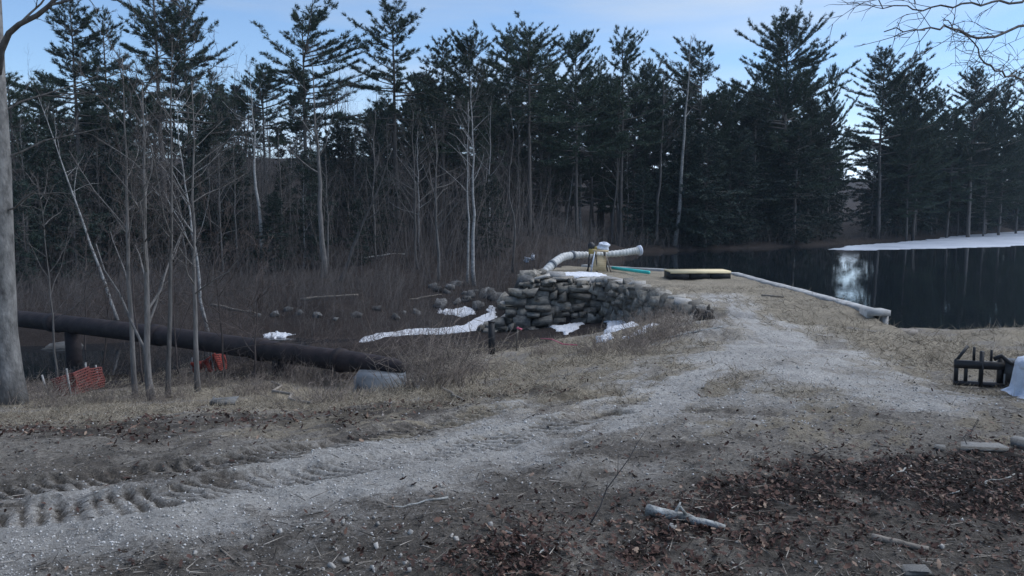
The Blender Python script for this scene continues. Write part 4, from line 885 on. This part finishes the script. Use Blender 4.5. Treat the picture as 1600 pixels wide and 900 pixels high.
# ------------------------------------------------------------------ brush and dead plants
def brush(label, u, v, n, h, spread, seed, mat=M_BRUSH, group=None, lean=0.0):
    r = np.random.default_rng(seed); p = gp(u, v); q = r.normal(0, spread, (n, 2)); zz = H(p[0] + q[:, 0], p[1] + q[:, 1]) - p[2]
    p0 = np.stack([q[:, 0], q[:, 1], zz - .03], 1); d = r.normal(0, .45, (n, 3)); d[:, 0] += lean; d[:, 2] = 1; hh = h * r.uniform(.4, 1.1, (n, 1)); pm = p0 + d * hh * .55; p1 = pm + (d + r.normal(0, .5, (n, 3)) * [1, 1, .6]) * hh * .5
    m = MB(); rr_ = .0045 + .004 * h; m.spikes(p0, pm + (p1 - pm) * .15, rr_); m.spikes(pm, p1, rr_ * .7)
    for k_ in range(4):
        s_ = r.uniform(.2, .9, (n, 1)); a_ = p0 + (pm - p0) * s_ if k_ % 2 else pm + (p1 - pm) * s_; e_ = r.normal(0, .5, (n, 3)); e_[:, 2] = np.abs(e_[:, 2]) * .8; m.spikes(a_, a_ + e_ * hh * .45, rr_ * .5)
    return tag(build(m, 'dead_brush', mat, None, False, False, tuple(p)), label, 'brush', group)
M_BRUSH2 = mottled('pale_brush', (.10, .083, .072), (.20, .172, .15), 8, bump=0, rand=.2)
brush('dense twiggy brush growing over the near end of the old pipe', 688, 604, 170, .8, .32, 1, M_BRUSH2)
brush('low twiggy brush just right of the concrete block', 715, 590, 140, .55, .35, 2, M_BRUSH2)
brush('scrubby brush behind the near end of the old pipe', 640, 556, 120, .6, .5, 3)
brush('thin brush between the pipe and the snow strip', 560, 545, 260, .7, 1.2, 4)
brush('thin brush standing in the hollow left of the black post', 650, 548, 120, .6, .6, 5)
brush('tangle of dark brush on the slope below the dark stump', 1030, 530, 300, .5, .42, 6, M_BRUSH2, lean=.2)
brush('low brush in the fold left of the dark tangle', 990, 540, 220, .4, .5, 7, M_BRUSH2)
brush('grassy brush at the right foot of the stone wall', 1030, 505, 200, .4, .5, 8, M_BRUSH2)
brush('brush on the slope in front of the left saplings', 238, 628, 200, .35, .4, 9, M_BRUSH2)
brush('brush hanging over the middle of the old pipe', 330, 545, 360, 1.1, .9, 10)
brush('wispy brush in front of the old pipe right of the netting', 420, 580, 200, .75, .7, 21)
brush('wispy brush crossing the old pipe behind the saplings', 255, 572, 240, 1.0, .8, 22)
brush('dry brush before the last stretch of the old pipe', 500, 590, 170, .6, .5, 23)
brush('brush under the old pipe behind the right netting', 390, 572, 220, .7, .7, 11)
brush('brush around the foot of the big left trunk', 45, 625, 220, .5, .5, 12, M_BRUSH2)
brush('brush on the bank behind the left netting', 175, 592, 240, .6, .8, 13)
for j, (u, v, h) in enumerate([(440, 585, .5), (475, 600, .45), (505, 600, .45), (410, 610, .4), (515, 628, .35), (380, 618, .4), (330, 605, .4), (290, 600, .4), (150, 628, .35), (85, 636, .35), (730, 585, .3), (850, 552, .3), (920, 550, .3), (1000, 552, .3)]):
    brush('small tuft of dead stems on the slope below the track', u, v, 90, h, .22, 30 + j, M_BRUSH2, 'tufts of dead stems below the track')

# dark stump on the shoulder of the dam, with prongs
p = gp(1100, 500) + (0, 0, .02); e = thing('tree_stump', 'small dark stump with two upright prongs on the dam shoulder', 'stump', tuple(p), (0, 0, .3), None, (.72, .72, .72))
m = lumpy(21, (.62, .6, .44), M_RUBBER, 'body', 10, .12); m.v[0] = m.v[0] + np.array([0, 0, .08]); build(m, 'body', M_CORE, e, True)
for x, l, tl in [(-.17, .15, -.07), (.10, .26, .02), (.20, .06, .05)]:
    m = MB(); m.tube([(x, -.05, .14), (x + tl, -.05, .24 + l * .5), (x + tl * 2.2, -.04, .20 + l)], [.07, .055, .012], 6); build(m, 'prong', M_CORE, e)
m = MB(); m.box((-.02, -.24, .24), (.16, .08, .10)); build(m, 'broken_face', M_BOULDER, e)

# black steel attachment frame and wrapped drum at the right edge
p = gp(1545, 606); e = thing('attachment_frame', 'black steel machine attachment frame lying on the gravel', 'machine attachment', tuple(p), (0, 0, -.28), None, (1.14, 1.14, 1.2))
def bar(a, b, w, name, mat=M_BLACK, hh=None):
    m = MB(); a = np.array(a, float); b = np.array(b, float); d = b - a; l = np.linalg.norm(d)
    m.box((0, 0, 0), (l, w, hh or w)); ry = -math.asin(d[2] / l); rz = math.atan2(d[1], d[0])
    v = m.v[0]; c, s_ = cos(ry), sin(ry); x, z = v[:, 0] * c + v[:, 2] * s_, -v[:, 0] * s_ + v[:, 2] * c; c, s_ = cos(rz), sin(rz)
    m.v[0] = np.stack([x * c - v[:, 1] * s_, x * s_ + v[:, 1] * c, z], 1) + (a + b) / 2; return build(m, name, mat, e)
bar((-.31, 0, .02), (-.31, 0, .27), .035, 'upright'); bar((-.22, 0, .02), (-.22, 0, .25), .03, 'upright'); bar((-.08, 0, .0), (-.08, 0, .36), .035, 'upright'); bar((.10, .02, .02), (.10, .02, .30), .05, 'upright')
bar((-.33, 0, .22), (.34, .02, .22), .05, 'top_rail', hh=.075); bar((-.33, 0, .03), (.34, .02, .03), .045, 'bottom_rail')
bar((-.31, 0, .26), (-.20, .05, .40), .022, 'brace'); bar((-.14, .05, .24), (-.14, .05, .39), .022, 'pin'); bar((.02, .05, .24), (.02, .05, .37), .02, 'pin')
m = MB(); m.box((.26, .08, .15), (.26, .26, .24)); build(m, 'gearbox', M_BLACK, e)
m = MB(); m.tube([(.02, -.03, .29), (.08, -.05, .33), (.14, -.04, .28), (.2, -.03, .24)], .022, 7); build(m, 'hydraulic_hose', M_RUBBER, e, True)
m = MB(); m.box((.145, -.03, .10), (.05, .02, .10)); build(m, 'label_plate', M_CONC, e)
p = gp(1606, 622); p2 = p + (.20, .1, 0); e = thing('wrapped_drum', 'squat drum wrapped in bluish white plastic cut by the right edge', 'drum', tuple(p2), (0, 0, 0), None, (.9, .9, .86))
m = MB(); m.tube([(0, 0, -.03), (0, 0, .12), (0, 0, .33), (0, 0, .37)], [.22, .24, .25, .24], 22); build(m, 'drum', M_BLACK, e, True)
m = MB(); m.tube([(0, 0, .31), (0, 0, .36), (0, 0, .42), (0, 0, .455), (0, 0, .465)], [.262, .275, .25, .16, .02], 26); v = m.v[0]; v += np.random.default_rng(2).normal(0, .006, v.shape); build(m, 'cover', M_TARP, e, True)
m = MB(); na, nz_ = 72, 7; A_ = np.arange(na) * 2 * pi / na; zz_ = np.linspace(.35, .0, nz_); v = []
for j_, z_ in enumerate(zz_):
    f_ = j_ / (nz_ - 1); R_ = .268 + .02 * f_ + (.012 + .05 * f_) * (np.sin(A_ * 9 + 1.5 * f_) * .5 + np.sin(A_ * 14 + 2) * .35) + (.07 if j_ == nz_ - 1 else 0)
    v.append(np.stack([R_ * np.cos(A_), R_ * np.sin(A_), z_ + .02 * np.sin(A_ * 5) * f_], 1))
v = np.concatenate(v); q = [[j_ * na + k_, j_ * na + (k_ + 1) % na, (j_ + 1) * na + (k_ + 1) % na, (j_ + 1) * na + k_] for j_ in range(nz_ - 1) for k_ in range(na) ]; m.quads(v, q)
build(m, 'hanging_sheet', M_TARP, e, True)
# red marker on a trunk in the pond-side wood
p = at(1120, 284, 65.5); m = MB(); m.tube([(0, 0, 0), (0, -.03, 0)], .15, 14); tag(build(m, 'trail_marker', M_RED, None, False, False, tuple(p)), 'small red disc marker in the dark pond-side wood', 'marker')
m = MB(); z0 = float(H(p[0], p[1] + .16)); m.tube([(0, 0, -.2), (.02, 0, 3), (0, 0, 7.5)], [.07, .06, .03], 8); tag(build(m, 'dead_tree', M_TWIG, None, True, False, (p[0], p[1] + .16, z0)), 'dark dead trunk carrying the small red marker', 'tree')

# ------------------------------------------------------------------ foreground debris
def logobj(name, label, a, b, r0, r1, mat, cat, group=None, lift=.6, wob=.03, seed=0, knob=False):
    r = np.random.default_rng(seed); A, B = gp(*a), gp(*b); n = 9; t = np.linspace(0, 1, n)[:, None]; P = A + (B - A) * t; P[:, 2] = H(P[:, 0], P[:, 1]); P[:, 2] = P[:, 2] * .5 + (A[2] + (B[2] - A[2]) * t[:, 0]) * .5 + r0 * lift
    l = np.linalg.norm(B - A); P[1:-1] += r.normal(0, wob * l * .35, (n - 2, 3)) * [1, 1, .4]; rad = np.linspace(r0, r1, n) * r.uniform(.88, 1.12, n); m = MB(); m.tube(P - P[0], rad, 9 if r0 > .012 else 5)
    if knob:
        for k_ in range(3): j = r.integers(2, 7); m.tube([P[j] - P[0], P[j] - P[0] + unit(r.normal(0, 1, 3) + [0, 0, .6]) * r0 * 2.6], [r0 * .4, r0 * .15], 5)
    return tag(build(m, name, mat, None, True, False, tuple(P[0])), label, cat, group)
M_LICHEN = mottled('lichen_bark', (.10, .095, .085), (.50, .51, .49), 14, bump=.6, rand=0)
logobj('log', 'short lichen-white log on the red leaves', (1012, 803), (1132, 832), .030, .016, M_LICHEN, 'log', seed=3, knob=True)
logobj('log', 'dull grey-brown log in the dark litter at lower right', (1362, 845), (1450, 862), .018, .012, M_OLD, 'log', seed=4)
logobj('branch', 'thin dark branch standing up slanted from the leaves', (930, 812), (940, 806), .006, .006, M_TWIG, 'branch', seed=5) if False else None
def sprig(label, base_uv, top_uv, rad, seed):
    A = gp(*base_uv); B = at(top_uv[0], top_uv[1], A[1] + .12); r = np.random.default_rng(seed); t = np.linspace(0, 1, 7)[:, None]; P = A + (B - A) * t; P[1:-1] += r.normal(0, .012, (5, 3)); m = MB(); m.tube(P - A, np.linspace(rad, rad * .35, 7), 5)
    for k_ in range(4): j = r.integers(2, 6); m.tube([P[j] - A, P[j] - A + unit(r.normal(0, .6, 3) + [0, 0, .8]) * r.uniform(.04, .12)], [rad * .5, rad * .2], 4)
    tag(build(m, 'dead_sprig', M_TWIG, None, True, False, tuple(A)), label, 'twig')
sprig('tall thin dead stem slanting up from the dark litter at centre', (922, 820), (1012, 668), .0042, 1)
sprig('short dark stem beside the pale slab at right', (1507, 706), (1530, 654), .0045, 2)
sprig('forked dark twig standing in the leaves right of centre', (1378, 752), (1388, 716), .003, 3)
sprig('upright pale twig above the lichen log', (1080, 806), (1085, 775), .0025, 4)
for a, b, r0, lb in [((1585, 742), (1480, 775), .006, 'long pale stick crossing the leaves at the right edge'), ((1425, 728), (1380, 752), .006, 'curved pale stick in the red leaves'), ((700, 780), (605, 793), .006, 'pale stick on the near edge of the gravel'),
                     ((345, 862), (375, 885), .006, 'bent dark stick near the bottom left'), ((790, 832), (822, 840), .007, 'forked pale stick left of the leaf pile'), ((855, 855), (840, 870), .005, 'pale stick at the edge of the leaf pile'), ((425, 598), (486, 632), .03, 'fallen grey limb on the slope below the pipe'),
                     ((655, 608), (662, 590), .028, 'freshly snapped pale stub beside the brush'), ((690, 605), (722, 625), .02, 'grey limb lying right of the snapped stub'), ((1040, 530), (1130, 512), .025, 'thin pale limb lying in the dark tangle'), ((230, 562), (252, 572), .04, 'dark driftwood stick in the stream'),
                     ((470, 470), (560, 462), .07, 'fallen grey trunk on the dark bank below the lone pine'), ((330, 478), (400, 492), .06, 'fallen dark limb on the bank behind the old pipe'), ((560, 405), (632, 398), .06, 'pale dead limb lying in the wood beyond the stream'), ((640, 470), (690, 462), .05, 'grey limb fallen beside the bank boulders'), ((1190, 463), (1225, 465), .035, 'grey board lying on the dam crest by the parapet')]:
    logobj('stick', lb, a, b, r0, r0 * .6, M_OLD if 'pale' not in lb else M_LICHEN, 'stick', seed=int(a[0]))
SMS = [stone_mesh(170 + i, M_SLAB) for i in range(4)]
# pale slabs at the right
p = gp(1530, 702); 
for j, (u, v, d, lb) in enumerate([(1535, 704, (.36, .12, .05), 'long pale stone slab at the right edge of the leaves'), (1468, 704, (.10, .07, .04), 'small pale stone at the left end of the slab'), (1598, 699, (.14, .13, .07), 'blocky pale stone at the right edge beside the slab'),
                                   (1430, 897, (.11, .08, .03), 'flat pale-green stone at the bottom edge'), (1050, 829, (.045, .035, .03), 'small white stone under the lichen log'), (540, 878, (.035, .03, .02), 'round white pebble near the bottom edge')]):
    p = gp(u, v); tag(link('stone', (SMP if j > 3 else SMS)[j % 4], None, (p[0], p[1], p[2] + d[2] * .3), (.05, .05, .1 + j), d), lb, 'stone')
for j in range(40):
    u, v = (rs.uniform(380, 720), rs.uniform(800, 895)) if j < 22 else (rs.uniform(100, 1500), rs.uniform(690, 890)); p = gp(u, v); d = rs.uniform(.008, .021)
    tag(link('pebble', SMP[rs.integers(5)], None, (p[0], p[1], p[2] + d * .2), tuple(rs.uniform(0, 3, 3)), (d * 1.4, d, d * .8)), 'small pale stone scattered in the dark debris of the foreground', 'stone', 'pale stones scattered in the foreground')

def bil(A, x, y):
    i = np.clip(np.searchsorted(xs, x) - 1, 0, len(xs) - 2); j = np.clip(np.searchsorted(ys, y) - 1, 0, len(ys) - 2); return A[j, i]
def samp(n, y0, y1, seed, field, half=.82):
    r = np.random.default_rng(seed); y = 1 / r.uniform(1 / y1, 1 / y0, n); x = y * r.uniform(-half, half, n) + r.uniform(-.3, .3, n); m = r.random(n) < bil(field, x, y); m &= bil(sdp, x, y) < -.1; return x[m], y[m], r
def rotm(r, n, flat=1.0):
    a = r.uniform(0, 2 * pi, n); tx = r.normal(0, flat, n); ty = r.normal(0, flat, n); e1 = np.stack([np.cos(a), np.sin(a), tx], 1); e1 /= np.linalg.norm(e1, axis=1, keepdims=True); up = np.stack([tx * .5, ty, np.ones(n)], 1); e2 = np.cross(up, e1); e2 /= np.linalg.norm(e2, axis=1, keepdims=True); return e1, e2, np.cross(e1, e2)
# loose stones of the track
def chips(n, y0, y1, seed, field, size, mat, name, label, cat, sq=.7):
    x, y, r = samp(n, y0, y1, seed, field); n = len(x); e1, e2, e3 = rotm(r, n, .4); s_ = size[0] + (size[1] - size[0]) * r.random(n) ** 3; s_ *= np.clip(y / 5, .8, 1.5)
    o8 = np.array([[1, 0, 0], [-.9, .1, 0], [0, .8, .1], [.1, -.8, 0], [0, 0, sq], [0, 0, -sq]]); j = r.normal(0, .18, (n, 6, 3)); L_ = (o8[None] + j) * s_[:, None, None]
    v = L_[..., 0:1] * e1[:, None] + L_[..., 1:2] * e2[:, None] + L_[..., 2:3] * e3[:, None] + np.stack([x, y, H(x, y) + s_ * .25], 1)[:, None]
    f = np.array([[0, 2, 4], [2, 1, 4], [1, 3, 4], [3, 0, 4], [2, 0, 5], [1, 2, 5], [3, 1, 5], [0, 3, 5]]); m = MB(); m.add(v.reshape(-1, 3), (np.arange(n)[:, None, None] * 6 + f[None]).reshape(-1, 3), np.repeat(r.random(n), 6))
    tag(build(m, name, mat, None, False, True), label, cat, kind='stuff')
M_CHIP = toned('gravel_chips', [(0, (.22, .215, .205)), (.6, (.40, .39, .372)), (.95, (.54, .53, .51)), (1, (.62, .61, .6))], None, .9, 0)
M_CLOD = toned('earth_clods', [(0, (.07, .062, .054)), (.6, (.15, .134, .118)), (1, (.34, .31, .28))], None, .95, 0)
chips(60000, 2.9, 15, 201, np.clip(gravel * .9 + .05, 0, 1) * (1 - .9 * np.clip(LUG * 1.5, 0, 1)), (.0028, .012), M_CHIP, 'gravel', 'loose grey gravel strewn along the track', 'gravel')
chips(26000, 2.9, 14, 202, np.clip(1 - gravel * 1.4, 0, 1) * .7, (.004, .016), M_CLOD, 'earth_crumbs', 'dark earth crumbs and bark bits covering the bare ground', 'earth', .45)
# fallen leaves
def leaves(n, y0, y1, seed, field, size, name, label):
    x, y, r = samp(n, y0, y1, seed, field, .95); n = len(x); e1, e2, e3 = rotm(r, n, .55); s_ = r.uniform(*size, n)
    tt = np.array([0, .18, .34, .52, .68, .84, 1.0]); ww = np.array([.04, .24, .15, .33, .2, .22, .02]); lo_ = []
    for t_, w_ in zip(tt, ww): lo_ += [[t_ - .5, w_, .10 * (t_ - .5) ** 2 * 4 + w_ * .35], [t_ - .5, 0, .0 + .10 * (t_ - .5) ** 2 * 4], [t_ - .5, -w_, .10 * (t_ - .5) ** 2 * 4 + w_ * .35]]
    lo_ = np.array(lo_); L_ = np.repeat(lo_[None], n, 0); L_[..., 2] *= r.normal(.6, 1.1, n)[:, None]; L_[..., 1] *= r.uniform(.6, 1.2, n)[:, None]; L_ = L_ * s_[:, None, None]
    v = L_[..., 0:1] * e1[:, None] + L_[..., 1:2] * e2[:, None] + L_[..., 2:3] * e3[:, None] + np.stack([x, y, H(x, y) + r.uniform(.006, .03, n)], 1)[:, None]
    f = []
    for k_ in range(6):
        for c in (0, 1): a_ = k_ * 3 + c; f += [[a_, a_ + 1, a_ + 4], [a_, a_ + 4, a_ + 3]]
    m = MB(); m.add(v.reshape(-1, 3), (np.arange(n)[:, None, None] * 21 + np.array(f)[None]).reshape(-1, 3), np.repeat(r.random(n), 21)); tag(build(m, name, M_LEAF, None, False, True), label, 'leaves', kind='stuff')
M_LEAF = toned('oak_leaves', [(0, (.026, .015, .012)), (.55, (.070, .037, .029)), (.9, (.125, .074, .055)), (1, (.26, .19, .14))], None, .7, 0)
leaves(42000, 2.7, 9, 203, np.clip(leaf ** 1.3 * .8 + .22 * sstep(-.9, .1, poly_sd(GX, GY, LEAF)) + .18 * darkz * (GX > .5), 0, 1), (.012, .038), 'leaf_litter', 'drift of red-brown fallen oak leaves in the right foreground')
leaves(26000, 4.5, 14, 204, leaf2 * .26, (.025, .06), 'leaf_litter', 'band of fallen leaves along the far edge of the track')
leaves(12000, 2.7, 12, 205, np.clip(.16 * (1 - gravel) + holl * .2 + leaf * .3, 0, 1), (.02, .05), 'leaf_litter', 'stray fallen leaves scattered over the bare ground')
# dead grass and straw
def straw_blades(n, y0, y1, seed, field, h, name, label, rad=.0022, flat=1.1):
    x, y, r = samp(n, y0, y1, seed, field); n = len(x); p0 = np.stack([x, y, H(x, y) - .004], 1); d = r.normal(0, flat, (n, 3)); d[:, 2] = np.abs(r.normal(.55, .4, n)); d /= np.linalg.norm(d, axis=1, keepdims=True)
    p1 = p0 + d * (r.uniform(*h, n) * np.clip(y / 8, .5, 1.6))[:, None]; m = MB(); m.spikes(p0, p1, rad * np.clip(y / 6, .6, 2.5), r.random(n)); tag(build(m, name, M_STRAW, None, False, True), label, 'grass', kind='stuff')
M_STRAW = toned('dead_grass', [(0, (.075, .062, .048)), (.6, (.20, .172, .13)), (1, (.36, .32, .25))], None, .85, 0)
slope = (1 - sstep(1.0, .6, np.hypot(GX + 2.75, (GY - 14.6) * .7))) * sstep(6.5, 8.5, GY) * (GY < 24) * (sstep(.36, .58, n2 * .6 + n1 * .4)) * (1 - np.clip(gravel * 1.2, 0, 1))
straw_blades(90000, 6, 24, 206, np.clip(slope * .9 + wc * .35, 0, 1), (.05, .20), 'dead_grass', 'matted straw-coloured dead grass on the slope and dam')
straw_blades(36000, 2.7, 8, 207, np.clip((1 - gravel) * .7, 0, 1) * (.3 + .9 * sstep(.4, .6, n2)), (.03, .10), 'grass_litter', 'short dead grass bits in the foreground dirt', .0013, 1.6)
# twig litter
x, y, r = samp(5200, 2.7, 12, 208, np.clip(.85 - gravel * .7, 0, 1)); n = len(x); a_ = r.uniform(0, 2 * pi, n); l = r.uniform(.03, .17, n); z1 = H(x + np.cos(a_) * l, y + np.sin(a_) * l)
m = MB(); m.spikes(np.stack([x, y, H(x, y) + .008], 1), np.stack([x + np.cos(a_) * l, y + np.sin(a_) * l, z1 + r.uniform(.004, .03, n)], 1), r.uniform(.0012, .0035, n), r.random(n))
M_TWL = toned('twig_litter', [(0, (.035, .03, .026)), (.6, (.12, .105, .09)), (1, (.38, .35, .31))], None, .9, 0); tag(build(m, 'twig_litter', M_TWL, None, False, True), 'small broken twigs littering the ground', 'twigs', kind='stuff')

# faint evening haze in the valley air
m = MB(); m.box((0, 0, 0), (700, 520, 64)); hz_ = bpy.data.materials.new('evening_haze'); hz_.use_nodes = True; t = hz_.node_tree; t.nodes.clear()
ou = t.nodes.new('ShaderNodeOutputMaterial'); pv = t.nodes.new('ShaderNodeVolumePrincipled'); pv.inputs['Color'].default_value = (.62, .80, 1.0, 1); pv.inputs['Density'].default_value = .00027; t.links.new(pv.outputs[0], ou.inputs['Volume'])
o = build(m, 'haze', hz_, None, False, False, (0, 185, 26)); o['kind'] = 'stuff'; o['label'] = 'faint blue evening haze hanging in the valley'; o['category'] = 'haze'
